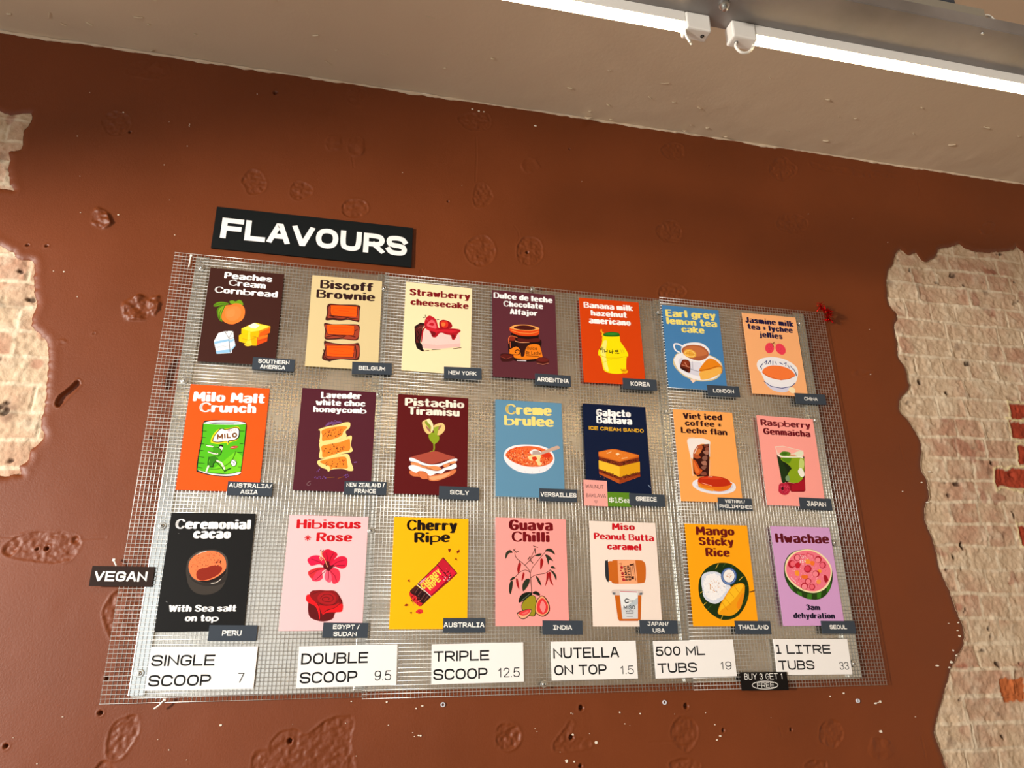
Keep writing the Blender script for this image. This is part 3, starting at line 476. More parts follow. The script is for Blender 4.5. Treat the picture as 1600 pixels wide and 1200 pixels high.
# ceiling: a fine strip by the wall carries the knocks and flakes of its edge
xs = np.arange(XL, XR+.01, .012); ys = np.concatenate([np.arange(WY+.01, -.5, -.012), np.arange(-.5, YF-.1, -.25)])
Xc, Yc = np.meshgrid(xs, ys)
Zc = CZ - 0.0035*fbm(Xc, Yc*1.0, 9, 201, 3)*np.exp(Yc/0.25) - 0.0015*fbm(Xc, Yc, 3, 211, 2) - 0.006*np.clip(fbm(Xc, Yc, 14, 221, 3)-.35, 0, 1)*np.exp(Yc/.2)
ceil = grid_object('ceiling', Xc, Yc, Zc, None, [CREAM]); struct(ceil, 'beige painted ceiling')
mb = MB(); mb.box(XL-.2, XR+.2, YF-.2, WY+.2, CZ+.02, CZ+.12, CREAM); mb.build('ceiling_slab', ceil)
mb = MB(); flk = mat('ceiling_flake', 'e0cfb2', rough=.8)
for q in range(46):
    x = rnd.uniform(-1.7, 2.3); y = -abs(rnd.gauss(0, .16))-.02; L = rnd.uniform(.004, .03); a = rnd.gauss(.1, .35); w = rnd.uniform(.001, .0028)
    mb.tube([(x, y, CZ-.003), (x+L*.5*math.cos(a), y+L*.5*math.sin(a), CZ-.0045), (x+L*math.cos(a), y+L*math.sin(a), CZ-.003)], w, flk, 6)
mb.build('paint_flakes', ceil)
# ragged beige paint line where the ceiling meets the wall
xs = np.arange(XL, XR, .006); mb = MB()
top = []; bot = []
for i, x in enumerate(xs):
    n = float(fbm(np.array([x]), np.array([0.3]), 6, 301, 4)[0]); n2 = float(fbm(np.array([x]), np.array([1.7]), 40, 311, 3)[0])
    drop = 0.005 + 0.010*max(0, n+.05) + 0.005*n2
    top.append((x, WY-.005-.004*n2, CZ-.002)); bot.append((x, WY-.003-.003*n-.002*n2, CZ-max(.003, drop)))
n = len(xs); back = [(p[0], WY+.004, p[2]) for p in bot]
mb.add(top+bot+back, [(i, n+i, n+i+1, i+1) for i in range(n-1)] + [(n+i, 2*n+i, 2*n+i+1, n+i+1) for i in range(n-1)], CREAM)
struct(mb.build('trim_1', smooth=True), 'ragged beige paint edge along the ceiling')
mb = MB()
for (x, s_) in [(0.24, 1.0), (0.623, 0.6), (0.792, 0.5), (-1.237, 0.5), (0.328, 0.5)]:
    mb.add([(x-.012*s_, WY-.012, CZ-.004), (x+.012*s_, WY-.014, CZ-.005), (x+.014*s_, WY-.03, CZ-.016*s_-.004), (x-.004*s_, WY-.026, CZ-.022*s_-.004), (x-.013*s_, WY-.02, CZ-.012*s_)], [(0, 4, 3, 2, 1), (0, 1, 2, 3, 4)], flk)
struct(mb.build('trim_2'), 'curled paint flakes on the ceiling edge')
# side walls and shop front with their window openings
def wall_hole(name, ax, pos, a0, a1, w0, w1, h0, h1, th=.2):
    mb = MB()
    for (p0, p1, z0, z1) in ((a0, w0, 0, CZ), (w1, a1, 0, CZ), (w0, w1, 0, h0), (w0, w1, h1, CZ)):
        if p1-p0 < 1e-4 or z1-z0 < 1e-4: continue
        if ax == 'x': mb.box(pos-th, pos, p0, p1, z0, z1, WHITEW)
        else: mb.box(p0, p1, pos-th, pos, z0, z1, WHITEW)
    return struct(mb.build(name))
wall_hole('wall_left', 'x', XL, YF, WY+.2, -4.9, -0.4, 0.3, 2.40)
wall_hole('wall_front', 'y', YF, XL-.2, XR+.2, -3.3, -0.7, 0.2, 2.9)
slab('wall_right', XR, XR+.2, YF, WY+.2, 0, CZ, WHITEW)
frame = mat('window_frame_paint', '2a2a2c', rough=.4)
def window(name, ax, pos, w0, w1, h0, h1, nmul):
    mb = MB(); t = .05
    def bar(p0, p1, z0, z1):
        if ax == 'x': mb.box(pos-.13, pos-.07, p0, p1, z0, z1, frame)
        else: mb.box(p0, p1, pos-.13, pos-.07, z0, z1, frame)
    bar(w0, w1, h0, h0+t); bar(w0, w1, h1-t, h1)
    for k in range(nmul+1):
        p = w0 + (w1-w0-t)*k/nmul; bar(p, p+t, h0+t, h1-t)
    return struct(mb.build(name))
window('window_1', 'x', XL, -4.9, -0.4, 0.3, 2.40, 2)
window('window_2', 'y', YF, -3.3, -0.7, 0.2, 2.9, 3)

# ------------------------------------------------------------------ menu board: steel bars, sheets and wire mesh
GALV = mat('galvanised_sheet', 'dcd6ca', rough=0.27, metal=1.0, noise=0.10, nscale=9, rnoise=0.05, bump=0.05, bscale=14)
BAR = mat('zinc_bar', 'd6d8d4', rough=0.24, metal=1.0, noise=0.06, nscale=12)
WIRE = mat('galvanised_wire', 'dededa', rough=0.38, metal=.75, noise=0.08, nscale=60)
SCREWM = mat('zinc_screw', 'd8dad6', rough=0.3, metal=1.0); SOCK = mat('screw_recess', '1c1c1c', rough=.6)
for x0, x1, lab in ((-1.008, -.452, 'left galvanised steel backing sheet behind the peach and biscuit brownie cards'),
                    (-.452, .452, 'wide middle galvanised steel backing sheet behind the cheesecake to baklava cards'),
                    (.452, 1.016, 'right galvanised steel backing sheet behind the tea and lychee cards')):
    mb = MB(); mb.box(x0+.001, x1-.001, .0135, .0148, 1.424, 2.628, GALV)
    tag(mb.build('backing_sheet', bevel=.0003), lab, 'metal sheet', 'steel sheets behind the wire mesh')
for x0, x1, lab in ((-1.012, -.974, 'bright steel bar down the left edge of the board'), (-.480, -.450, 'steel bar between the brownie and strawberry cheesecake columns'),
                    (.440, .470, 'steel bar between the banana milk and earl grey columns'), (.972, 1.016, 'steel bar down the right edge of the board')):
    mb = MB(); mb.box(x0, x1, .0042, .0132, 1.428, 2.63, BAR)
    tag(mb.build('mounting_bar', bevel=.0012), lab, 'metal bar', 'steel bars that carry the wire mesh')
def mesh_panel(x0, x1, z0, z1, lab, dy, seed):
    mb = MB(); r = .00068; p = .0102; rr = random.Random(seed)
    nx = int(round((x1-x0)/p)); nz = int(round((z1-z0)/p))
    for i in range(nx+1):
        x = x0 + (x1-x0)*i/nx + rr.uniform(-.0004, .0004); b = rr.uniform(-.0005, .0005)
        mb.tube([(x, dy+.0032, z0-.002), (x+b, dy+.0032, (z0+z1)/2), (x, dy+.0032, z1+.002)], r, WIRE, 5)
    for j in range(nz+1):
        z = z0 + (z1-z0)*j/nz + rr.uniform(-.0004, .0004); b = rr.uniform(-.0006, .0006)
        mb.tube([(x0-.002, dy+.0020, z), ((x0+x1)/2, dy+.0020, z+b), (x1+.002, dy+.0020, z)], r, WIRE, 5)
    return tag(mb.build('wire_mesh_panel', smooth=True), lab, 'wire mesh', 'wire mesh panels of the menu board')
mesh_panel(-1.070, -.448, 1.413, 2.634, 'left panel of square wire mesh with the peach card, overhanging the sheet at the left', 0, 1)
mesh_panel(-.456, .472, 1.408, 2.632, 'wide middle panel of square wire mesh carrying the cheesecake and creme cards', -.0004, 2)
mesh_panel(.466, 1.096, 1.407, 2.640, 'right panel of square wire mesh with the tea cards, red tinsel at its top corner', 0, 3)
WORD = ['topmost', 'second from the top', 'third from the top', 'fourth from the top', 'lowest']
def screw(x, z, lab):
    t = empty('board_screw', (x, 0, z)); tag(t, lab, 'screw', 'screws that hold the wire mesh')
    mb = MB(); mb.lathe([(.0095, 0), (.0095, .0008), (.0085, .0012), (.003, .0012)], (0, .0012, 0), (0, -1, 0), SCREWM, 20); mb.build('washer', t, smooth=False)
    mb = MB(); mb.lathe([(.0055, 0), (.0055, .0008), (.0046, .0024), (.0028, .0032), (.0024, .0032), (.002, .0018), (.0004, .0018)], (0, .0001, 0), (0, -1, 0), SCREWM, 18); hd = mb.build('screw_head', t, smooth=True)
    mb = MB(); mb.lathe([(.002, 0), (.0018, .0004), (.0003, .0004)], (0, -.0017, 0), (0, -1, 0), SOCK, 6); mb.build('recess', hd)
for x, zz, nm in ((-.992, (2.593, 2.237, 1.835, 1.479), 'washer screw in the left edge bar'), (-.458, (2.579, 2.231, 1.834), 'washer screw in the bar beside the brownie column'),
                  (.457, (2.584, 2.233), 'washer screw in the bar beside the earl grey column'), (.994, (2.590, 2.233, 1.825, 1.467), 'washer screw in the right edge bar')):
    for i, z in enumerate(zz):
        screw(x, z, nm + ', ' + (WORD[i] if i < len(zz)-1 else 'lowest'))
screw(.018, 2.625, 'washer screw at the top edge of the middle mesh above the jar card')
screw(.025, 1.432, 'washer screw at the bottom edge of the middle mesh beside the triple scoop price')

# ------------------------------------------------------------------ flavour cards
CARD_W, CARD_H = .210, .297
def draw_art(mb, rows, y0):
    y = y0
    for li, line in enumerate(rows.strip().split('\n')):
        a = line.split(' '); k = a[0]; m = ink(a[1]); y -= 2.2e-5
        if k in 'PS':
            pts = [tuple(int(v)*1e-4 for v in p.split(',')) for p in a[2:]]
            flat_poly(mb, catmull(pts, True, 4) if k == 'S' else pts, y, m)
        elif k in 'LC':
            w = int(a[2])*1e-5/2; pts = [tuple(int(v)*1e-4 for v in p.split(',')) for p in a[3:]]
            flat_stroke(mb, catmull(pts, False, 4) if k == 'C' else pts, w, w, y, m, nseg=6)
        elif k == 'E':
            c, u, v = [tuple(int(q)*1e-4 for q in p.split(',')) for p in a[2:5]]
            flat_poly(mb, [(c[0]+u[0]*math.cos(t)+v[0]*math.sin(t), c[1]+u[1]*math.cos(t)+v[1]*math.sin(t)) for t in [2*math.pi*i/22 for i in range(22)]], y, m)
        elif k == 'D':
            n = int(a[2]); s = int(a[3])*1e-5/2; c, u, v = [tuple(int(q)*1e-4 for q in p.split(',')) for p in a[4:7]]
            r = random.Random(li*7+n)
            for i in range(n):
                t = r.random()*6.283; q = math.sqrt(r.random()); x = c[0]+q*(u[0]*math.cos(t)+v[0]*math.sin(t)); z = c[1]+q*(u[1]*math.cos(t)+v[1]*math.sin(t))
                kx, kz = s*r.uniform(.6, 1.5), s*r.uniform(.4, 1.1); g = r.random()*3; nn = r.choice((4, 5, 6))
                flat_poly(mb, [(x+kx*math.cos(h)*math.cos(g)-kz*math.sin(h)*math.sin(g), z+kx*math.cos(h)*math.sin(g)+kz*math.sin(h)*math.cos(g)) for h in [6.283*j/nn for j in range(nn)]], y, m)
        elif k == 'T':
            w = int(a[2])*1e-5/2; p0, p1 = [tuple(int(q)*1e-4 for q in p.split(',')) for p in a[3:5]]; cap = int(a[5])*1e-4
            lettering(mb, ' '.join(a[6:]), 'l', p0, p1, cap, y, m, w/cap, 1.0, gap=.22)
    return y
def card_slab(name, w, h, th, m, loc, rot, edge=None):
    o = MB(); o.box(-w/2, w/2, 0, th, -h/2, h/2, m); ob = o.build(name, bevel=.0002)
    ob.location = loc; ob.rotation_euler = (0, -rot, 0); return ob
CARDS = {
'peaches': ('3e1e18', -0.8622, 2.4458, 0.0044, [('Peaches', 'h', 'ffffff', (-0.0636, 0.1181), (0.0722, 0.1177), 0.0206), ('Cream', 'h', 'ffffff', (-0.0486, 0.0956), (0.0561, 0.0947), 0.0197), ('Cornbread', 'h', 'ffffff', (-0.0846, 0.0687), (0.092, 0.0688), 0.0203)], '''S 5f8f14 -825,264 -736,375 -578,407 -413,381 -437,334 -596,302 -749,237
S 4f7d10 -711,86 -675,226 -537,308 -478,306 -522,172 -563,-37 -521,-220 -632,-145
S 7da51c -669,124 -602,233 -534,273 -572,98 -592,-40 -556,-173 -638,-44
S 6f9c1a -399,441 -320,476 -229,457 -146,510 -59,473 -11,356 -101,365 -249,369 -353,366
L 2f5208 142 -811,269 -630,347 -413,378
L 2f5208 141 -597,-142 -628,25 -596,182
S ff7d30 -522,172 -477,296 -349,332 -251,386 -103,382 28,273 64,70 10,-123 -139,-238 -237,-281 -385,-266 -527,-170 -561,-3
S ff8640 -464,177 -355,255 -213,303 -88,245 -40,77 -110,-100 -277,-182 -433,-94 -483,38
S ff8d48 -427,111 -333,189 -229,181 -223,-7 -348,-69 -427,-25
P f4f6fa -587,-586 -409,-514 -200,-487 -152,-711 -162,-1177 -558,-1232 -680,-853
P ffffff -672,-846 -581,-585 -407,-538 -290,-729
P eef2f8 -672,-846 -290,-729 -212,-1164 -558,-1232
P 8fc3e8 -667,-862 -284,-749 -274,-814 -650,-937
P 8fc3e8 -597,-1144 -229,-1066 -212,-1164 -564,-1230
P dfe9f4 -286,-739 -154,-695 -84,-939 -204,-1163
P 9fcbea -280,-788 -147,-728 -134,-793 -265,-870
P 9fcbea -218,-1082 -90,-906 -83,-946 -204,-1160
P ffffff -407,-538 -316,-490 -199,-494 -159,-678 -284,-749
L 40404a 140 -290,-729 -407,-538 -330,-498 -200,-490 -290,-729 -207,-1164
L 40404a 140 -157,-695 -273,-748
L 9ab 92 -570,-1049 -277,-971
L 9ab 92 -566,-1016 -308,-950
P ffcf10 24,-394 371,-178 811,-260 816,-464 516,-590 309,-590 31,-535
P ffe04a 39,-393 372,-188 797,-268 516,-438 314,-489
P ffc800 26,-411 298,-480 324,-589 32,-545
P ffb800 298,-480 508,-422 506,-642 296,-601
P f08a10 509,-429 805,-261 814,-448 505,-632
P e05a10 548,-469 810,-312 810,-472 521,-641
P ffc408 -25,-617 69,-542 280,-593 479,-661 488,-902 356,-905 -6,-800
P ffb200 282,-609 493,-653 487,-895 294,-870
P d84a12 485,-660 767,-519 767,-739 493,-895
P e8761a 505,-625 767,-519 769,-604 500,-727
P f8f0d8 197,-295 343,-190 512,-251 419,-361 286,-365
S ffd83a 166,-903 223,-748 213,-514 265,-442 298,-675 355,-889 242,-931
S f6c832 144,-888 233,-848 321,-901 243,-941
L a86a08 94 72,-710 252,-746 422,-682
L 9a3a08 94 544,-723 689,-695 757,-632'''),
'biscoff': ('dcc896', -0.5699, 2.4529, 0.0080, [('Biscoff', 'h', '30181a', (-0.0798, 0.1064), (0.0789, 0.1093), 0.0291), ('Brownie', 'h', '30181a', (-0.0885, 0.0739), (0.0858, 0.0771), 0.0274)], '''S 4a1a16 -528,550 -168,571 386,595 419,390 423,63 367,38 113,80 -136,38 -355,41 -565,24 -539,237
S a03f2a -477,491 -103,541 340,545 391,316 395,104 111,115 -203,107 -499,100 -495,276
L 3a120e 265 -457,174 -267,137 -81,170 172,138 378,138
L 3a120e 198 -482,84 -328,107 -139,87 47,128
S 5c1f14 -453,500 -387,548 276,564 350,492 351,224 232,196 -331,163 -435,228
S ff5a0a -438,466 -386,527 277,543 331,490 332,233 232,203 -318,192 -418,247
C e04408 150 -348,431 250,447 274,306 -324,291 -353,413
L d84206 167 -203,365 97,363
S 4a1a16 -595,-83 -346,-98 89,-63 420,-64 443,-315 414,-544 212,-576 -38,-561 -314,-599 -545,-592 -554,-324
S a03f2a -555,-133 -127,-115 390,-91 402,-493 148,-547 -163,-536 -508,-555 -517,-321
L 3a120e 293 -504,-527 -292,-459 -105,-469 110,-418 331,-463
L 3a120e 228 -255,-560 -41,-509 381,-215
S 5c1f14 -517,-147 -469,-108 232,-86 298,-144 296,-396 204,-431 -417,-445 -500,-396
S ff5a0a -502,-174 -453,-121 217,-102 283,-152 280,-380 203,-410 -403,-423 -483,-370
C e04408 148 -417,-202 190,-177 213,-316 -393,-339 -422,-216
L d84206 164 -289,-268 -24,-275
S 4a1a16 -556,-669 -307,-702 -29,-715 280,-682 458,-679 477,-1159 247,-1208 -61,-1206 -362,-1284 -562,-1247 -580,-1113 -524,-906
S a03f2a -505,-733 -89,-744 423,-727 435,-1127 91,-1175 -276,-1200 -520,-1193 -492,-937
L 3a120e 290 -552,-942 -497,-1175 -364,-1250
L 3a120e 262 346,-739 388,-943 383,-1131
L 3a120e 227 -424,-796 -150,-759 129,-762
S 5c1f14 -495,-835 -425,-789 268,-745 318,-803 319,-1101 243,-1130 -401,-1148 -478,-1089
S ff5a0a -476,-851 -418,-802 254,-763 306,-811 302,-1079 236,-1110 -387,-1127 -461,-1071
C e04408 145 -404,-870 227,-844 252,-1021 -377,-1048 -409,-884
L d84206 162 -261,-948 16,-952
E 3a120e -363,-1274 43,3 -2,27
E 3a120e -531,-667 27,2 -2,24'''),
'strawberry': ('fce6b9', -0.2887, 2.4584, -0.0086, [('Strawberry', 'h', '7d1219', (-0.092, 0.1031), (0.0994, 0.1077), 0.0231), ('cheesecake', 'h', '7d1219', (-0.0879, 0.0704), (0.0949, 0.0743), 0.0214)], '''P 2a1012 -725,-17 -551,126 -386,124 -477,-65 -523,-533 -382,-820 -629,-719 -687,-513
P 5c1a1a -689,-86 -548,54 -432,47 -538,-178 -557,-501 -599,-681 -653,-545 -648,-296
L 1a0a0a 273 -620,-168 -566,-288 -620,-400 -540,-535
L 8a4a40 206 -601,-77 -545,-18 -479,-22
P 1a0a0a -647,-544 -483,-565 -376,-809 -446,-829 -606,-745
P f2cfc8 -485,-529 -471,-208 -379,-56 18,-89 669,-118 721,-509 697,-593 -27,-708 -435,-719
P e7bdb6 -441,-561 -31,-577 710,-456 703,-582 -27,-700 -431,-715
P f6e0b0 -444,-720 -26,-718 713,-570 737,-615 105,-731 -382,-810
L 4a2018 203 -382,-803 -253,-774
L 4a2018 206 499,-654 737,-597
L 2a1008 170 -156,-747 104,-706
S b01020 -498,-531 -496,-246 -452,-45 -283,26 115,10 481,27 683,11 701,-60 619,-141 540,-328 451,-344 404,-215 254,-193 136,-150 54,-176 -40,-310 -155,-321 -226,-185 -313,-67 -395,-57 -447,-170 -468,-457
S d02030 -379,-56 -183,-19 18,-71 183,-30 483,-27 617,-50 418,-123 218,-114 20,-125 -108,-245 -211,-147
S 7a0814 -228,-131 -62,-169 -107,-288 -173,-287
S 7a0814 437,-194 537,-202 490,-315
S c01828 -415,13 -407,231 -329,366 -230,387 -77,282 -3,53 -16,-39 -248,-25
S e8606a -350,55 -273,208 -159,255 -71,119 -50,-24 -216,-4
S c01828 -286,98 -189,162 -121,114 -169,55
S a00c1a 58,241 173,296 375,236 440,78 282,1 82,-11 38,130
S d83020 75,206 207,263 309,211 296,64 147,31
S f07838 109,180 209,201 228,112 130,66
L 16200c 173 -465,297 -394,323 -410,405
L 16200c 174 -43,267 23,292
L c05058 156 -375,270 -272,172
L c05058 156 -210,287 -141,221
D c89890 46 103 95,-405 524,-31 21,214'''),
'dulce': ('5c2a34', -0.0114, 2.4597, 0.0064, [('Dulce de leche', 'h', 'ffffff', (-0.1005, 0.1206), (0.096, 0.1195), 0.02), ('Chocolate', 'h', 'ffffff', (-0.0683, 0.0936), (0.0638, 0.0951), 0.0198), ('Alfajor', 'h', 'ffffff', (-0.0476, 0.068), (0.0441, 0.0691), 0.0189)], '''S 1c0808 -417,30 34,-7 440,62 453,-85 549,-189 511,-485 538,-738 360,-878 -56,-932 -399,-895 -532,-671 -542,-200 -437,-81
S f08018 -524,-562 -454,-520 -287,-435 -169,-535 -139,-750 -52,-726 6,-486 131,-349 307,-299 464,-324 512,-449 549,-629 538,-746 292,-810 -55,-852 -380,-804 -499,-704
S 32100e -251,-323 27,-302 78,-371 5,-523 -35,-725 -104,-741 -144,-534 -201,-429
L 1c0808 212 -515,-633 -526,-271
C 1c0808 282 -396,-715 -224,-702 -170,-590 -255,-542 -332,-602 -292,-653
T 1c0808 143 57,-512 388,-505 114 dulce
T 1c0808 142 19,-667 523,-667 121 de Leche
L 1c0808 160 35,-720 434,-709
S 8a2a18 -524,-125 -447,-75 -350,-93 -318,-219 -457,-248 -526,-235
C f07840 177 -527,-344 -531,-162 -437,-81 -247,-122
C f0a070 214 -319,-248 -146,-279 133,-257
C e06a3a 178 -485,-286 -478,-486
S 5a1812 -212,-137 101,-150 418,-88 485,-194 133,-257 -215,-247
S e04a14 -477,210 -308,298 43,342 394,300 477,232 450,33 209,-31 -176,-42 -459,64
S ffab5a -477,218 -308,306 43,350 412,298 477,228 214,155 -172,142 -450,175
S 4a1410 -362,220 -169,302 113,325 340,270 321,208 109,161 -206,166
L ff9a48 216 -444,120 -174,50 176,48 442,136
S 3a1010 -807,-780 -755,-705 -464,-694 -389,-739 -399,-913 -707,-977 -791,-922
P 5a1814 -807,-798 -704,-712 -413,-727 -439,-808 -671,-842
L 9a4030 157 -790,-815 -621,-874 -414,-788
S 4a120e 355,-824 468,-743 678,-747 769,-831 705,-973 461,-990 358,-932
S 6a201a 368,-823 503,-748 695,-764 759,-832 603,-886 430,-873
L c07a60 160 375,-949 565,-982 749,-923
L e8e0e8 281 -269,-903 13,-894'''),
'banana': ('d64205', 0.2821, 2.4619, 0.0111, [('Banana milk', 'h', 'ffffff', (-0.0903, 0.1134), (0.0828, 0.1146), 0.0205), ('hazelnut', 'h', 'ffffff', (-0.0672, 0.0863), (0.0598, 0.0881), 0.0204), ('americano', 'h', 'ffffff', (-0.0755, 0.058), (0.0707, 0.0598), 0.0225)], '''S ffe800 -303,177 -233,239 22,182 264,200 287,12 403,-169 515,-387 518,-499 466,-548 427,-803 402,-1026 293,-1107 -1,-1139 -252,-1103 -362,-1018 -395,-819 -434,-581 -503,-530 -494,-381 -369,-148
S fff37a -295,-30 -177,-21 -235,-326 -250,-551 -224,-808 -195,-1063 -317,-997 -367,-780 -396,-560 -423,-413
L e0c400 222 -449,-527 -217,-604 187,-577 506,-500
L e8d000 166 -375,-781 -37,-629 443,-598
S 1f6a1c -290,216 -174,289 32,328 235,313 277,270 264,193 20,159 -238,156
S 2f8a28 -253,219 -119,278 141,298 243,267 24,213
C ffcf20 340 -365,363 -307,234 -328,24
C ffcf20 226 -348,174 -274,282
E ff9a10 -351,345 27,-8 21,52
L 181008 223 -430,-246 -436,-340 -381,-336 -374,-231
L 181008 186 -433,-295 -378,-291
L 181008 224 -331,-239 -344,-427
L 181008 186 -337,-326 -308,-323
L 181008 223 -279,-329 -284,-411 -220,-381
L 181008 224 -189,-304 -206,-443
L 181008 186 -194,-368 -164,-358
L 181008 224 -104,-336 -109,-411 -34,-387
L 181008 224 -6,-310 -23,-442
L 181008 187 -10,-367 27,-357
L 181008 187 88,-322 155,-318 151,-367 85,-371 88,-322
L 181008 187 182,-297 176,-380
L 181008 187 88,-435 126,-406 161,-434 218,-415
L e0cc20 225 275,-291 312,-382
L e0cc20 226 338,-286 387,-377
E ffb400 354,-1029 114,-13 20,81
L 7a4a08 166 231,-963 264,-1017 449,-987
L 7a4a08 111 299,-1033 390,-1046'''),
'earlgrey': ('4682b9', 0.5742, 2.4622, -0.0045, [('Earl grey', 'h', 'f8e67a', (-0.0939, 0.106), (0.0924, 0.1139), 0.0268), ('lemon tea', 'h', 'f8e67a', (-0.0939, 0.0787), (0.0938, 0.0836), 0.025), ('cake', 'h', 'f8e67a', (-0.0412, 0.053), (0.0439, 0.0552), 0.024)], '''S d8c898 -815,-530 -767,-412 -599,-245 26,-155 639,-258 929,-466 933,-772 706,-1055 307,-1179 -77,-1181 -446,-1066 -693,-860 -809,-681
S f4f4fa -784,-527 -728,-409 -581,-263 24,-174 617,-279 895,-488 901,-775 671,-1020 311,-1141 -73,-1143 -423,-1027 -660,-838
S dcdcec -627,-552 -420,-383 69,-496 464,-426 588,-723 325,-1008 -58,-999 -428,-877
P f8d8c0 -265,-1157 -90,-1122 -79,-1207 -181,-1271
S f4f4fa -473,-43 -335,104 -17,190 294,178 512,22 541,-150 390,-394 299,-516 120,-759 -183,-707 -396,-534 -486,-351
S e4e4f2 -462,-425 -280,-525 182,-526 116,-797 -186,-745 -399,-572
S b0603a -449,-79 -263,53 13,104 321,64 498,-115 459,-292 190,-448 -79,-440 -339,-339 -450,-214
S c87444 -391,-74 -188,28 125,55 386,-66 450,-196 167,-297 -184,-326 -367,-226
S f0b040 -411,-210 -316,-99 -121,-82 24,-174 30,-308 -112,-377 -302,-355 -403,-286
C fbd880 233 -367,-226 -282,-142 -126,-129 -17,-204 -47,-307 -185,-333 -335,-300 -367,-234
L d89030 176 -184,-134 -204,-335
L d89030 175 -367,-234 -13,-243
C f4f4fa 546 -440,18 -588,82 -725,51 -704,-139 -558,-223
L a8a8c0 174 -125,-512 -132,-779
S 6a2410 -519,-544 -408,-459 -222,-520 -236,-862 -317,-914 -579,-776
P 8a3418 -492,-542 -389,-465 -223,-528 -298,-716 -503,-656
P 3a0e08 -559,-729 -307,-811 -337,-915 -580,-795
L d89070 192 -522,-658 -242,-730
L e8a080 231 -399,-572 -335,-700
L 8a8aa0 173 -229,-786 71,-857
S ec8a18 98,-780 299,-516 512,-346 740,-404 933,-600 902,-698 507,-748 149,-851
S f6b850 108,-873 507,-748 911,-621 909,-812 554,-1029 157,-1141 100,-1025
L b86410 270 114,-816 430,-742 756,-614 911,-621
D e0a040 16 155 491,-901 310,102 -18,108
L b86410 236 931,-619 928,-811 885,-852'''),
'jasmine': ('fcb67c', 0.8742, 2.4616, 0.0028, [('Jasmine milk', 'h', '1a1440', (-0.0971, 0.1122), (0.0927, 0.111), 0.0218), ('tea * lychee', 'h', '1a1440', (-0.0903, 0.0877), (0.0854, 0.0871), 0.0208), ('jellies', 'h', '1a1440', (-0.049, 0.0614), (0.0414, 0.06), 0.0206)], '''E f04058 -159,222 174,14 30,201
E f04058 263,214 154,115 -120,173
D c82848 26 164 -159,222 141,11 24,161
D c82848 26 165 263,214 125,93 -91,131
C 7a4020 248 2,286 -12,385 72,471
L 7a4020 207 -70,408 101,394
S f4f4fa -736,-400 -612,-235 -314,-134 57,-107 415,-179 717,-354 814,-564 712,-883 556,-1087 250,-1222 -114,-1226 -458,-1114 -580,-854 -639,-704 -724,-593
S d8d8ee -513,-1080 -112,-1214 381,-1167 317,-1313 64,-1379 -288,-1313
L 303a80 239 -557,-1025 -309,-1189 87,-1232 466,-1139 607,-1025
S fa7e3c -575,-680 -454,-536 -195,-431 173,-421 486,-508 647,-653 652,-751 429,-863 93,-932 -264,-890 -491,-790
L c85a1c 180 -578,-699 -378,-840 93,-936 428,-871 660,-750
L 4a5080 281 -631,-509 -512,-384
L 4a5080 321 -581,-583 -603,-507
L 5a6090 283 -445,-340 -331,-254 -393,-395
L 4a5080 243 -308,-369 -208,-244 -208,-382
L 5a6090 326 -108,-257 -129,-395
L 4a5080 245 -29,-271 18,-365
L 5a6090 368 151,-297 245,-349
L 4a5080 245 310,-325 400,-279 360,-400
L 4a5080 287 446,-374 493,-469
L 5a6090 287 547,-386 611,-499
L 4a5080 287 652,-497 695,-611
L 2a3060 327 713,-629 716,-735
S fdeac0 326,-1255 461,-1170 575,-1220 566,-1355 427,-1383'''),
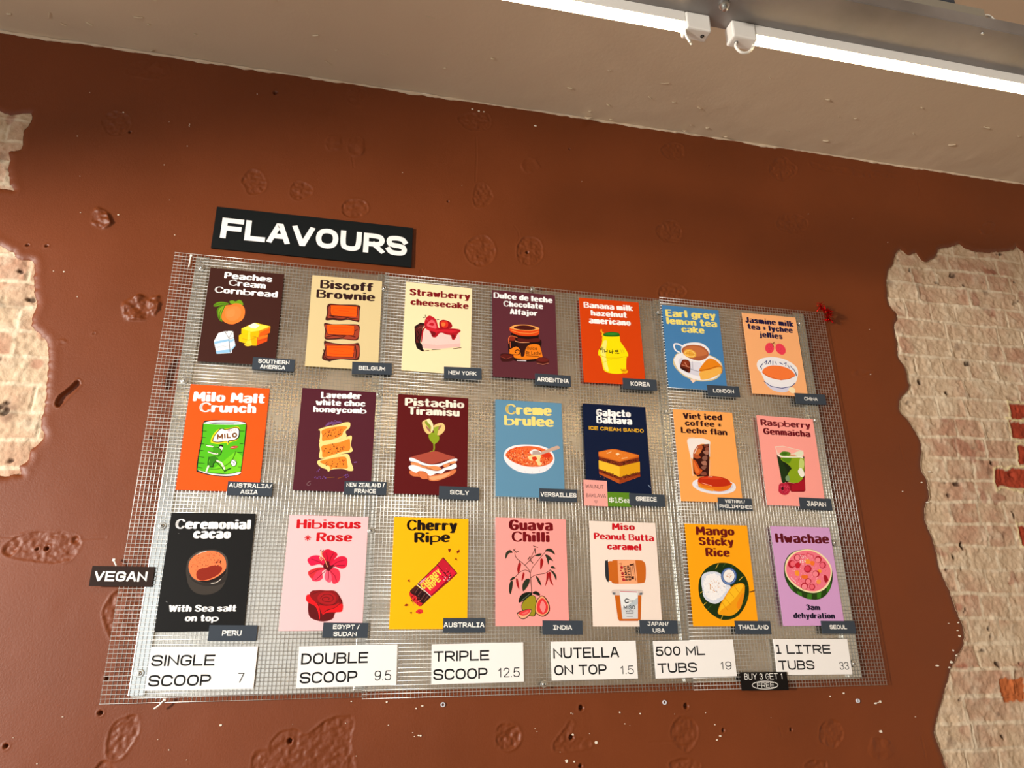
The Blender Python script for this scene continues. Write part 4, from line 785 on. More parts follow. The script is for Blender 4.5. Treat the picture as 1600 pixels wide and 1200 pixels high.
'milo': ('fa5510', -0.8685, 2.0789, 0.0039, [('Milo Malt', 'h', 'ffffff', (-0.0943, 0.0995), (0.096, 0.1033), 0.0284), ('Crunch', 'h', 'ffffff', (-0.0739, 0.0691), (0.075, 0.0732), 0.0281)], '''S 101010 -593,398 -395,470 -64,493 357,478 538,419 560,26 553,-518 540,-965 465,-1041 198,-1094 -211,-1073 -530,-996 -603,-946 -610,-565 -582,-26
P 4fb818 -581,368 521,393 532,25 532,-579 520,-936 190,-1021 -219,-1006 -578,-931 -584,-564 -553,-85
P 6fd020 -305,-965 -56,-780 338,-377 533,-519 525,-936 188,-1006
S e8ecf0 -583,383 -392,445 -63,481 359,465 519,418 256,374 -188,357 -492,360
S b8c4d0 -440,391 -198,443 191,463 390,433 199,389 -217,374
L 101010 174 -440,391 -190,376 199,389
S f0f4f4 -577,-939 -218,-1014 191,-1030 521,-948 464,-1026 195,-1071 -214,-1049
S e8d818 -336,-135 -303,47 -172,221 20,245 304,321 387,202 358,-44 146,-144 113,-212 64,-148 -124,-192 -276,-178
S 101010 -294,-103 -266,34 -145,231 -64,247 21,230 264,303 378,232 384,18 278,-78 137,-108 128,-181 74,-117 -128,-156 -261,-144
S ffffff -272,-96 -248,26 -137,207 -62,229 11,202 253,275 351,225 355,32 261,-54 112,-85 108,-146 63,-93 -131,-132 -247,-125
T 7a4a24 404 -180,-68 338,10 150 MILO
T d04060 87 71,156 303,204 58 NESTLE
E b84028 285,-268 102,20 -9,38
L ffffff 87 217,-280 353,-256
E 151515 -57,-244 55,-8 2,36
S f4e8d8 -91,-290 -61,-259 -9,-286 -16,-362 -60,-388
S 3f9a14 -262,-297 -111,-306 -18,-392 -35,-482 -110,-545 -253,-491 -240,-371
C 101010 129 -263,-288 -111,-300 -17,-407 -97,-544
L f4e8d8 400 -418,-250 -265,-276
L f4e8d8 342 -357,-421 -229,-466 -119,-471
L 101010 129 -449,-225 -268,-253
L 101010 128 -372,-407 -134,-462
S 2f8010 -324,-583 -194,-533 -86,-633 -193,-770 -198,-838 -325,-795 -292,-670
C 101010 170 -326,-568 -325,-795 -198,-838 -191,-740 -112,-649
L f4e8d8 455 -110,-663 5,-718 105,-877
L f4e8d8 451 -309,-818 -345,-966
L 101010 170 -134,-694 -12,-807 129,-964
L 2f8010 396 112,-936 254,-863
L 101010 170 102,-965 266,-851
L ffffff 280 -424,-984 -340,-1010
C 2a6a10 127 -231,-904 9,-866 258,-649 338,-377
E f8f8f8 319,-706 71,3 -10,89
C 101010 129 309,-618 389,-689 369,-788 301,-796 250,-724 262,-634 309,-618
L 101010 129 288,-678 341,-706 324,-751
L 101010 130 -604,154 -481,154
L 101010 129 -596,-27 -486,-31
L 101010 128 -609,-208 -499,-215
L 101010 128 -606,-386 -496,-394
L 101010 127 -602,-564 -454,-582
L 101010 127 -594,-741 -425,-752
L 101010 126 -587,-858 -464,-877
L 101010 132 359,200 499,201
L 101010 131 426,-162 504,-159
L 101010 130 383,-405 513,-406
L 101010 128 455,-820 529,-817'''),
'lavender': ('501c2a', -0.5702, 2.0875, -0.0024, [('Lavender', 'h', 'ffffff', (-0.0515, 0.1207), (0.0632, 0.1249), 0.0196), ('white choc', 'h', 'ffffff', (-0.0643, 0.0989), (0.0758, 0.1028), 0.0182), ('honeycomb', 'h', 'ffffff', (-0.0694, 0.0777), (0.0801, 0.0816), 0.018)], '''S f4d888 -505,262 -292,362 28,444 202,517 352,520 356,367 251,250 290,110 176,41 -55,-34 -416,-114 -443,40 -452,227
S f2872a -414,229 -259,317 33,387 225,407 288,363 191,247 141,118 -59,13 -290,-46 -377,-50 -389,105
S f4d888 -445,-116 -258,-69 89,5 378,130 440,86 425,-135 482,-319 265,-392 -21,-498 -336,-573 -427,-516 -413,-331
S f2872a -378,-221 -194,-150 125,-71 354,34 395,-42 400,-292 203,-348 -54,-453 -310,-536 -350,-390
S f4d888 -460,-655 -335,-589 36,-480 354,-403 458,-630 538,-857 417,-892 237,-839 -52,-872 -134,-937 -197,-872 -316,-832 -422,-760
S f2872a -388,-652 -190,-582 97,-508 302,-498 357,-665 376,-818 207,-825 -25,-835 -80,-883 -131,-778 -295,-724
D 2a0a0a 30 335 -85,169 280,91 -39,126
D 2a0a0a 30 332 6,-264 320,102 -45,142
D 2a0a0a 22 329 51,-679 285,55 -24,114
D e04a20 24 244 -84,153 280,91 -39,126
D e04a20 24 241 6,-264 320,102 -45,142
D e04a20 20 239 51,-679 285,55 -24,114
L 7a5090 305 -309,393 -153,481 113,512
D 8a60a8 26 307 -94,494 209,44 -13,62
D 7a50a0 16 264 -351,-1105 172,-18 3,54
D 7a50a0 12 268 368,-1032 93,4 -4,55
D 8a60b8 6 206 -410,-912 57,2 -4,48
L 8a60b8 181 547,-641 620,-629
L 7a4a20 177 -178,-1114 37,-1090
L 8a4a18 178 140,-1116 282,-1065
C 9a7a80 88 -586,-1219 -667,-1267 -675,-1336 -605,-1334 -594,-1285'''),
'pistachio': ('5a0e12', -0.2961, 2.0865, -0.0015, [('Pistachio', 'h', 'f6ecdc', (-0.0844, 0.1137), (0.0928, 0.116), 0.0241), ('Tiramisu', 'h', 'f6ecdc', (-0.074, 0.0873), (0.079, 0.0894), 0.0239)], '''S 8aa020 -116,269 13,357 189,253 177,106 70,4 50,-45 29,18 -74,126
C 8aa020 412 48,19 58,-109 36,-238
E 7f9a20 15,-255 99,5 -2,57
S ecc880 -315,616 -295,683 -249,718 -156,756 -100,776 -11,650 25,504 -18,372 -126,301 -238,392
S 8a9a30 -240,653 -171,729 -116,709 -62,565 -67,434 -149,527
S a0685a -212,556 -132,496 -57,402 -81,368 -162,445
S fce2b0 -186,705 -118,772 -20,659 22,504 -12,378 -51,402 -39,533
S ecc880 24,537 132,635 290,657 362,555 343,423 235,304 141,289 153,413
S 94a832 16,471 103,541 229,564 168,447 140,315 78,295
S a0685a 182,546 259,599 230,515 169,430
S a84a3a -627,-426 -278,-300 91,-203 406,-284 690,-367 410,-459 40,-586 -177,-564 -426,-481
S f8f4f8 -642,-433 -503,-452 -270,-552 -21,-605 256,-561 535,-438 722,-398 730,-468 598,-493 350,-589 228,-657 -20,-658 -267,-631 -453,-560 -623,-527
S e8915a -591,-566 -392,-573 -235,-661 103,-640 260,-687 261,-750 107,-788 -172,-721 -419,-669 -573,-644
S e8915a 350,-589 537,-549 492,-630 368,-673
S e8915a 521,-518 661,-471 708,-510 584,-557
S d87848 -627,-818 -416,-762 -168,-846 110,-897 418,-823 703,-716 667,-844 421,-979 146,-1083 -38,-1074 -101,-1030 -253,-1036 -347,-978 -515,-969 -608,-910
L 9a4a2a 185 -367,-854 -347,-984
L 9a4a2a 185 -104,-937 -85,-1054
S f0a878 -41,-966 204,-925 542,-818 421,-948 115,-1053 -24,-1043
S f8f4f8 -648,-678 -512,-641 -264,-709 15,-776 200,-784 353,-699 523,-629 693,-542 727,-652 603,-721 416,-753 295,-859 140,-859 -42,-941 -168,-830 -353,-807 -443,-863 -629,-771
L 7a3a2a 140 -173,-690 107,-779 246,-751'''),
'creme': ('5f91b2', -0.0025, 2.0884, 0.0011, [('Creme', 'h', 'fce080', (-0.0733, 0.1029), (0.0723, 0.1059), 0.033), ('brulee', 'h', 'fce080', (-0.0779, 0.0686), (0.078, 0.0707), 0.0312)], '''S f0eef4 -803,-259 -710,-59 -447,68 -50,109 348,88 646,-32 766,-258 698,-491 460,-696 128,-779 -263,-755 -554,-638 -746,-452
L d8d4e0 146 -585,-574 -538,-653
L d8d4e0 146 -392,-664 -360,-743
L d8d4e0 146 -164,-703 -149,-777
L d8d4e0 147 64,-711 69,-781
L d8d4e0 147 295,-670 310,-740
L d8d4e0 148 496,-597 527,-661
S e86a34 -744,-224 -612,-71 -349,23 -18,64 313,36 578,-68 722,-260 633,-428 398,-535 67,-574 -259,-536 -551,-427 -696,-320
D d0300c 130 428 -25,-259 668,-65 46,287
D f8b070 80 329 -25,-291 667,-65 42,261
D ff5a1c 80 362 -23,-193 652,-63 37,229
D fce8d0 70 197 8,-290 619,-60 41,255
D 8a1c08 40 164 -25,-291 651,-64 42,261
S f8d898 -58,-260 142,-202 340,-210 303,-376 367,-471 266,-524 171,-381 6,-372
S d83818 57,-288 174,-250 221,-330 121,-383
S d83818 375,-143 609,-133 673,-229 438,-272
S f6f0f0 -6,-127 79,-50 195,-35 376,-110 341,-194 108,-204
P b8a49c 95,-73 245,-56 342,-128 334,-184 75,-202
S c8aa98 343,-111 614,17 852,111 935,81 916,20 678,-63 374,-176'''),
'galacto': ('001437', 0.2761, 2.0928, 0.0014, [('Galacto', 'h', 'ffffff', (-0.0617, 0.1093), (0.0538, 0.1111), 0.0233), ('Baklava', 'h', 'ffffff', (-0.0618, 0.0867), (0.0564, 0.0871), 0.0232), ('ICE CREAM SANDO', 't', 'f0b820', (-0.0885, 0.0636), (0.0932, 0.0628), 0.0118)], '''P c8601c -609,-54 -293,27 -47,55 299,-15 716,-98 711,-251 45,-413 48,-363 -611,-206
P e07a24 -603,-71 -153,44 333,-30 707,-123 67,-339 -599,-172
D f0a858 20 242 47,-110 443,-57 23,94
P f8d8b0 -57,-98 22,-61 90,-98 3,-146
L f8c890 206 -335,-93 -192,-36
L f8c890 207 143,-241 321,-200
P 7a2c12 -601,-212 49,-353 710,-177 692,-313 56,-496 -597,-322
D 2a0c06 44 307 -280,-343 313,-70 20,59
D 2a0c06 40 311 381,-339 314,76 -9,59
D c86030 30 206 30,-363 626,4 8,74
P f4b41c -617,-323 50,-487 728,-312 710,-639 42,-819 -625,-589
P e0a014 50,-487 728,-312 710,-639 42,-819
P f8c030 -617,-323 50,-487 42,-819 -625,-589
P 7a2c12 -625,-589 42,-819 710,-639 707,-772 28,-1028 -626,-722
D 2a0c06 44 305 -304,-726 301,-96 22,51
D 2a0c06 40 308 369,-751 310,84 -10,51
P b8541c -624,-688 23,-906 14,-1028 -621,-754
P 9a3c12 22,-913 710,-722 706,-782 28,-1031
D d07030 30 204 0,-831 621,1 7,73
L 8aa0c0 154 942,-1030 1022,-1127'''),
'viet': ('fcac5c', 0.5810, 2.0915, -0.0005, [('Viet iced', 'h', '320c14', (-0.072, 0.1176), (0.0665, 0.12), 0.0205), ('coffee *', 'h', '320c14', (-0.0676, 0.0954), (0.0615, 0.0966), 0.0189), ('Leche flan', 'h', '320c14', (-0.084, 0.0708), (0.0784, 0.0703), 0.0195)], '''S f4ece8 -640,496 -357,552 -96,558 126,481 105,357 -153,379 -350,265 -479,84 -519,-125 -586,-59 -631,216
P 3a0e08 -231,340 116,392 69,-30 -29,-672 -415,-697 -543,-606 -526,-195 -461,85 -309,302
S b8562c -472,85 -307,319 -142,310 -176,168 -302,23 -239,-79 -390,-120 -494,-55
S d87a3c -420,122 -246,200 -220,96 -378,2
S c8501c -512,-160 -401,-224 -313,-426 -228,-491 -373,-651 -478,-604 -522,-401
S e8742c -490,-193 -431,-328 -324,-529 -439,-585 -493,-468
S 8a4a38 -56,243 89,285 66,179 -49,139
S a8705c -124,135 46,161 12,19 -113,66
S 8a5a4c -182,-59 -28,0 -32,-139 -173,-145
S a8705c -236,-217 -84,-176 -62,-313 -191,-318
S 8a5a4c -252,-372 -84,-348 -133,-453 -225,-457
S 7a3a28 -82,348 69,372 43,301 -71,278
S 8a4a38 -293,-579 -124,-539 -117,-641 -283,-657
L f8e8d8 218 -313,266 -446,51
L e8e8e8 220 126,481 69,-30
L f0d0b0 163 -634,549 -392,568
L f0d0b0 163 57,-135 -3,-671
L f0e0d0 215 -597,-60 -565,-675
S ecebf4 -622,-948 -537,-826 -276,-766 308,-779 745,-831 870,-963 783,-1119 477,-1214 109,-1232 -320,-1172 -543,-1063
S d4d4e4 -480,-976 -68,-860 662,-902 761,-1001 485,-1146 44,-1160 -347,-1089
S e87818 -433,-873 -320,-835 671,-834 699,-969 567,-1082 265,-1146 -94,-1098 -378,-1040
S f09a30 -406,-957 -233,-1035 91,-1075 46,-1143 -203,-1095 -406,-1024
S c02c0c -422,-839 -364,-735 -120,-675 211,-663 537,-719 680,-816 679,-919 469,-977 172,-1004 -116,-963 -329,-920
S d8401c -311,-750 -50,-696 245,-685 460,-739 89,-770
L f8a080 212 -290,-895 29,-975
L f8c0a0 214 -50,-696 80,-685'''),
'raspberry': ('ffa59b', 0.8775, 2.0872, -0.0094, [('Raspberry', 'h', '6e0c1c', (-0.0935, 0.1146), (0.0915, 0.1155), 0.0211), ('Genmaicha', 'h', '6e0c1c', (-0.0877, 0.0847), (0.0866, 0.0849), 0.0217)], '''P f4e0d0 -515,453 -218,487 511,365 511,239 16,212 -474,193
P ffb4a8 -490,436 -213,470 488,346 -23,217 -450,223
P 14240c -489,167 -354,85 519,167 427,-549 72,-706 -432,-729
S 1c3410 -466,115 -359,49 -272,-159 -192,-403 -316,-724 -429,-711 -448,-309
S 8aa818 -359,49 -186,166 437,145 485,-50 373,-517 189,-701 -86,-731 -264,-634 -109,-363 -15,-253 -184,-84 -293,-36
S 5a8a14 -320,51 -113,134 39,106 -66,-78 -218,-50
S 7a9a70 -271,-547 -149,-506 -156,-681 -269,-669
S c8d878 349,87 477,21 443,-195 333,-271 266,-203
S f6f4e8 204,-348 322,-218 421,-338 418,-479 294,-527
S fcf8e8 -475,186 -304,159 44,142 440,163 448,92 355,123 -40,102 -351,103
S e8ecd0 182,275 349,338 485,328 477,201 321,157 208,187
S 5a8a24 -375,209 -245,299 -13,283 5,194 -191,137 -343,157
S 3a6a14 -313,230 -171,274 -100,224 -223,182
P 8a0a1c -295,-716 -12,-752 188,-708 432,-514 380,-972 315,-1016 -131,-1035 -264,-895
P a81024 -99,-818 396,-621 367,-955 -128,-1014
S c02440 -584,-943 -538,-803 -416,-756 -264,-763 -167,-891 -210,-1048 -338,-1140 -489,-1129 -591,-1047
D e8607a 26 331 -387,-952 173,7 23,157
D 7a0c20 20 295 -387,-952 185,8 24,167
E 3a0810 -442,-937 46,2 8,56'''),
'cacao': ('121212', -0.8686, 1.7228, 0.0074, [('Ceremonial', 'h', 'ffffff', (-0.0909, 0.1059), (0.0958, 0.1071), 0.0253), ('cacao', 'h', 'ffffff', (-0.0446, 0.0818), (0.0481, 0.0819), 0.0256), ('With Sea salt', 'h', 'ffffff', (-0.0795, -0.1004), (0.082, -0.1012), 0.0162), ('on top', 'h', 'ffffff', (-0.0386, -0.1238), (0.041, -0.1248), 0.016)], '''S 3a342f -511,52 -477,293 -290,456 -38,518 226,501 426,352 492,108 488,-214 385,-453 192,-571 -36,-596 -247,-529 -394,-371 -471,-160
S 2a2522 -447,52 -100,-267 263,-294 496,-54 468,-268 272,-373 -62,-372 -363,-213
S 4a443e -473,266 -292,470 -38,523 225,506 441,338 486,95 392,-54 254,-214 -19,-306 -257,-240 -433,-54
S fa7a48 -447,52 -444,240 -310,402 -87,490 175,481 373,352 447,162 425,0 248,-161 26,-246 -180,-245 -345,-147
D 3a1410 110 186 -28,214 363,106 -93,247
D 1a0a0a 10 319 248,188 101,19 -17,58
D c85028 60 159 -22,160 363,106 -107,286
S 8a2410 -254,-54 -188,39 -13,80 111,129 322,108 359,13 268,-107 98,-201 -77,-245 -211,-200
S 1c100e -179,-253 26,-246 250,-174 392,-54 461,27 447,-80 308,-227 108,-293 -72,-293
C d8ccc0 157 137,-320 263,-294 358,-214
C d8ccc0 159 -297,402 -187,462 -74,490
L 888888 115 -886,-754 -853,-772
L 777777 80 -816,937 -790,940'''),
'hibiscus': ('ffc3c8', -0.5724, 1.7224, -0.0008, [('Hibiscus', 'h', 'c80a19', (-0.0843, 0.1128), (0.0869, 0.116), 0.0249), ('* Rose', 'h', 'c80a19', (-0.0614, 0.0787), (0.0648, 0.0804), 0.024)], '''S e01848 52,85 -150,194 -368,150 -463,246 -479,329 -362,414 -196,422 -78,334
S d01034 52,85 -78,334 -119,502 -14,588 99,576 289,466 202,310 117,142
S d81840 79,86 202,310 363,410 505,393 562,287 536,132 414,83 214,143
S e8304c 79,86 245,101 361,33 401,-133 355,-271 218,-300 165,-135
S f05a74 80,72 179,-135 161,-272 49,-246 -9,-136 16,2
S e83a58 52,85 -80,1 -54,-164 -171,-247 -309,-234 -330,-139 -193,28
S d02c34 23,99 -199,110 -412,25 -438,-57 -370,-153 -314,-166 -218,0
L 8a0820 139 51,99 -155,250 -382,330
L 8a0820 139 63,113 33,336 -8,504
L 8a0820 167 63,113 114,365 176,478
L 8a0820 139 92,100 290,255 482,314
L 8a0820 167 93,86 324,172 491,174
L a01030 166 95,58 260,-107 311,-244
L a01030 166 82,44 96,-135 88,-218
L a01030 166 40,57 -127,-110 -229,-207
L a01030 166 24,85 -195,55 -378,-57
S 5a0814 26,57 -62,126 -16,251 65,280 115,169 211,184 163,86 85,16
C f0a878 167 49,127 -34,307 -112,418 -144,544
D f8d8a8 22 223 -123,418 56,-7 9,139
L 3a1010 168 -178,543 -152,572
L 3a1010 168 -121,530 -90,564
S 5e0c10 -372,-789 -340,-520 -153,-471 66,-478 287,-491 437,-653 505,-843 328,-1057 283,-1191 98,-1256 -92,-1242 -287,-1162 -359,-1003
S 8a1216 -338,-547 -153,-479 67,-486 288,-496 407,-626 450,-843 207,-897 -68,-856 -268,-735
S a8161c -141,-628 -12,-532 209,-545 327,-654 283,-816 93,-829 -103,-762
C 5e0c10 163 -82,-681 20,-587 185,-594 260,-681 197,-762 33,-757 -26,-695 52,-649 149,-667 139,-713
C 5e0c10 163 -281,-574 -149,-519 -14,-505
C 5e0c10 162 -128,-789 68,-856 311,-816 411,-681
C 5e0c10 165 317,-518 409,-653 419,-789
S f0141e -438,-709 -428,-601 -361,-588 -299,-682 -153,-816 -75,-950 -47,-1136 -55,-1202 -111,-1003 -203,-869 -372,-789
S e0141c 6,-1110 106,-1003 318,-923 475,-816 520,-870 502,-1004 408,-1031 217,-1030 83,-1057
S c01018 -96,-856 96,-870 313,-843 432,-789 317,-910 104,-977 17,-1083 -61,-950'''),
'cherry': ('fdb705', -0.2919, 1.7240, -0.0029, [('Cherry', 'h', '140a05', (-0.0692, 0.1118), (0.0734, 0.1146), 0.0298), ('Ripe', 'h', '140a05', (-0.047, 0.0789), (0.0534, 0.0824), 0.0277)], '''P 2a0a0c 349,411 761,-25 498,-242 40,-661 -34,-625 -349,-319 162,184
P d81838 341,382 737,-25 468,-213 25,-625 -306,-305 192,184
P 8a0c20 499,-270 761,-25 725,-11 24,-616 40,-661
L 2a0a0c 175 182,213 481,-128
S c01830 250,213 341,365 549,160 493,-13 312,99
D 2a0c10 16 407 465,-85 119,1 -3,114
D f8e8e8 8 233 466,-128 133,1 -3,128
D e83850 10 350 434,-14 119,1 -3,114
T fcd84a 371 -164,-472 330,-29 177 CHERRY
T fcd84a 372 20,-493 306,-215 166 RIPE
T f0b8c8 114 -290,-338 -92,-176 57 Cadbury
P 301014 -377,-347 40,-661 -213,-895 -358,-848 -541,-572 -530,-488
P 4a1a18 -405,-362 -346,-389 -441,-557 -500,-516
L 7a4a40 142 -316,-431 -398,-557
L 7a4a40 142 -226,-500 -315,-626
L 7a4a40 142 -122,-584 -219,-723
L 7a4a40 142 -48,-639 -145,-773
L 160608 228 -271,-459 -367,-613
L 160608 228 -167,-542 -263,-696
L f0e0d8 171 -333,-347 -229,-430 -95,-528 40,-644
S c82028 -543,-530 -469,-585 -366,-640 -274,-779 -186,-820 -256,-903 -359,-834 -478,-724 -540,-614
D 5a0c10 16 367 -377,-724 95,-88 88,88
D f05a50 14 254 -362,-751 95,-88 78,79
P 7a2410 478,638 562,640 526,537 495,551
P 7a1c10 720,569 795,623 805,556 736,511
P 8a3010 670,350 708,400 749,322
P 8a2c14 -627,-237 -562,-194 -548,-273
P 8a2c14 -686,-876 -617,-835 -544,-870 -628,-904
P 5a2410 -514,-1049 -459,-1049 -477,-1109
S d83030 -360,-1041 -282,-977 -180,-994 -178,-1068 -263,-1095 -336,-1068
L 7a1414 126 -294,-1027 -221,-1068'''),
'guava': ('fda09b', -0.0028, 1.7297, -0.0030, [('Guava', 'h', '730a14', (-0.0667, 0.113), (0.0655, 0.1146), 0.0307), ('Chilli', 'h', '730a14', (-0.0584, 0.0806), (0.0549, 0.0814), 0.0292)], '''C 26281e 209 -18,-663 -21,-461 -41,-229 -54,-53
C 26281e 182 -54,-68 -115,64 -269,209 -454,355 -499,503
C 26281e 152 -60,-38 -178,19 -334,-27 -506,-189
C 26281e 151 -48,-53 11,80 171,275 333,457 464,594
C 26281e 182 -191,166 -48,301 80,423 238,455
C 26281e 137 -80,271 17,452 99,618
C 26281e 151 -41,-199 101,-110 384,-63 545,42
S 2a3022 -765,320 -764,468 -686,559 -608,566 -562,496 -671,470
L 2a3022 214 -530,547 -483,607
L 2a3022 214 -484,518 -390,534
L 2a3022 183 -539,591 -453,503
L 2a3022 216 53,701 179,658
L 2a3022 247 99,633 106,498
L 2a3022 244 -111,315 -53,391
L 2a3022 244 -48,301 29,214
S 2a3022 96,423 207,485 302,480 222,410
S 2a3022 399,563 497,634 624,597 690,463 558,536
S 2a3022 397,458 507,430 631,282 520,310 485,175 442,339
S 2a3022 547,102 611,147 698,80 609,73
S 2a3022 529,27 638,-16 714,-133 701,-251 636,-105
S 2a3022 101,-125 208,-226 267,-401 175,-314
S 2a3022 -278,-550 -282,-376 -181,-230 -72,-223 -106,-375 -216,-520
S 2a3022 -645,-263 -567,-175 -490,-175 -552,-248
S 2a3022 -632,-638 -677,-523 -645,-321 -568,-286 -579,-465
L 26281e 182 -362,267 -363,179
S a01418 -419,119 -387,214 -322,194 -348,61 -396,-86 -433,16
S a01418 -469,-218 -423,-232 -393,-377 -386,-507 -455,-378
S a01418 -289,-143 -256,-41 -226,-84 -249,-201 -306,-284
S a01418 251,306 293,351 336,277 301,128 245,45
S a01418 431,-77 473,-47 476,-195 376,-415 411,-254
S a01418 486,-47 549,-46 554,-223 612,-393 521,-282
S 141a10 -390,-865 -373,-722 -248,-607 -63,-577 -17,-635 -96,-721 -251,-808
L 8a9a80 89 -312,-808 -63,-620
S 141a10 -1,-606 93,-553 200,-605 208,-677 91,-649
S 26281e -315,-1036 -298,-865 -127,-707 -2,-658 89,-721 116,-921 81,-1177 -12,-1234 -195,-1177
S 9a8f1e -300,-1021 -276,-865 -121,-721 -2,-669 83,-735 92,-921 56,-1177 -27,-1214 -179,-1163
S 141a10 68,-1035 119,-807 245,-677 369,-719 482,-920 468,-1121 295,-1240 112,-1163
S f8a878 83,-1035 134,-821 245,-697 353,-734 463,-935 446,-1106 295,-1217 127,-1149
S e03438 115,-1007 164,-835 259,-749 352,-777 441,-935 422,-1092 296,-1177 159,-1121
S f88a88 208,-978 257,-835 304,-820 379,-949 344,-1092 282,-1121
P 141a10 311,-1192 389,-1163 382,-1206
S 2a2a20 -445,-1163 -432,-1120 -224,-1050 -55,-1035 -41,-1121 -166,-1262 -288,-1304 -394,-1256
S f8b088 -423,-1163 -224,-1078 -61,-1058 -59,-1121 -171,-1239 -288,-1281 -379,-1239
S e03c40 -402,-1135 -224,-1064 -71,-1050 -96,-1135 -226,-1205 -348,-1199
S f06a68 -317,-1163 -194,-1106 -117,-1092 -195,-1163'''),
'miso': ('f2e2d7', 0.2786, 1.7262, -0.0093, [('Miso', 'h', 'c80a1e', (-0.0349, 0.1236), (0.038, 0.1242), 0.0203), ('Peanut Butta', 'h', 'c80a1e', (-0.0927, 0.0951), (0.097, 0.0937), 0.0188), ('caramel', 'h', 'c80a1e', (-0.0524, 0.0662), (0.0552, 0.0657), 0.0193)], '''S c8661c -519,299 -385,332 -318,364 416,379 582,346 648,231 634,-75 593,-227 473,-283 -320,-306 -447,-243 -527,-199 -539,26
S 2a2e34 -617,297 -566,343 -518,323 -518,-214 -571,-238 -620,-96
P f4a878 -225,360 332,378 366,-297 -222,-305
T b01828 379 -20,-221 -68,201 107 pic\'s
T 3a1410 221 80,-205 32,218 82 PEANUT
T 3a1410 222 173,-203 139,221 82 BUTTER
P 3a1410 141,251 258,269 266,223 155,206
P 3a1410 169,-98 260,-81 264,-172 174,-179
L 3a1410 160 169,175 180,-82
L 5a2a1c 144 276,284 312,-201
L 5a2a1c 144 237,192 249,-51
L c87a50 191 -174,260 -107,277 -128,200
S d8c8c0 -455,-525 -362,-474 32,-469 460,-475 523,-528 501,-603 384,-619 -369,-622 -439,-584
P 6a7078 -424,-546 -333,-553 -343,-622 -417,-605
P 6a7078 405,-554 495,-544 485,-603 401,-613
P c86414 -363,-628 457,-619 389,-1296 306,-1320 -261,-1322 -300,-1270
P d4d8dc -216,-508 359,-501 309,-1268 -162,-1276
P e8ecee -201,-522 342,-516 341,-679 5,-919 -178,-979
P b8c4cc 39,-889 341,-679 329,-857 61,-1065
L c83040 187 -185,-522 324,-531
C 2a2a30 281 64,-747 -10,-727 -59,-778 -29,-831 50,-815
L 6a6a70 140 80,-756 204,-770
L 6a6a70 140 78,-794 175,-805
T 3a3a40 185 -105,-1022 244,-1011 111 MISO
T 5a5a60 93 -54,-1095 190,-1093 56 WHITE
L 6a6a70 139 -40,-1124 172,-1128
L 8a8a90 139 -29,-1211 150,-1210
L b8541c 184 -261,-1322 306,-1320'''),
'mango': ('fea80f', 0.5848, 1.7250, -0.0063, [('Mango', 'h', '690f0f', (-0.0706, 0.1151), (0.0591, 0.1162), 0.0262), ('Sticky', 'h', '690f0f', (-0.0637, 0.0846), (0.0532, 0.085), 0.0246), ('Rice', 'h', '690f0f', (-0.0446, 0.0518), (0.0361, 0.052), 0.0256)], '''S 18300e -774,-339 -690,-92 -473,160 -177,305 109,342 388,299 619,145 806,-72 877,-352 820,-662 619,-999 347,-1227 25,-1308 -212,-1273 -501,-1094 -699,-854 -777,-613
L e8c040 151 -54,307 -157,165
L 3a5a20 202 178,321 95,216
L 3a5a20 202 420,268 377,204
L e8c040 151 719,-57 580,-169
L 3a5a20 201 845,-321 735,-353
L 3a5a20 200 828,-600 599,-878
L 3a5a20 194 -410,-883 -562,-1019
L e8c040 146 -60,-1152 -145,-1287
L 3a5a20 196 356,-1151 420,-1196
L e8c040 146 -736,-552 -663,-506
L 3a5a20 198 -553,65 -489,4
L e8c040 145 -686,-899 -575,-823
S d8e0f0 -671,-246 -614,-29 -378,68 -99,56 61,-82 216,-266 272,-389 183,-544 -12,-729 -269,-852 -503,-793 -643,-642 -658,-460
S f4f4f8 -599,-214 -496,-58 -245,7 -9,-83 110,-267 85,-483 -110,-669 -361,-746 -556,-642 -603,-429
D ffffff 80 395 -250,-364 418,4 44,400
D c8d4e8 24 329 -218,-394 453,5 47,431
D d8963a 36 296 -266,-349 192,2 20,185
E 2a4a8a 251,-54 265,4 30,256
E 7a9ad0 251,-54 233,3 27,231
E 2a4a8a 251,-54 205,3 24,206
E f4f2f0 252,-48 184,2 22,187
D d89040 22 267 252,-48 99,1 10,87
S f0a010 -229,-1123 -154,-912 29,-668 272,-389 461,-279 676,-255 742,-353 668,-663 496,-1000 213,-1182 -63,-1176
S fcc020 -200,-1108 -120,-912 103,-636 305,-404 530,-294 685,-323 496,-572 183,-849 -78,-1002
L d88a08 149 191,-482 344,-665
L d88a08 148 29,-668 214,-880
L d88a08 150 385,-326 535,-541
L d88a08 147 -57,-820 92,-1032
S f08c10 406,-879 641,-540 672,-632 498,-984
L 3a1c14 300 886,-507 966,-491
L 3a1c14 268 985,-481 1054,-468'''),
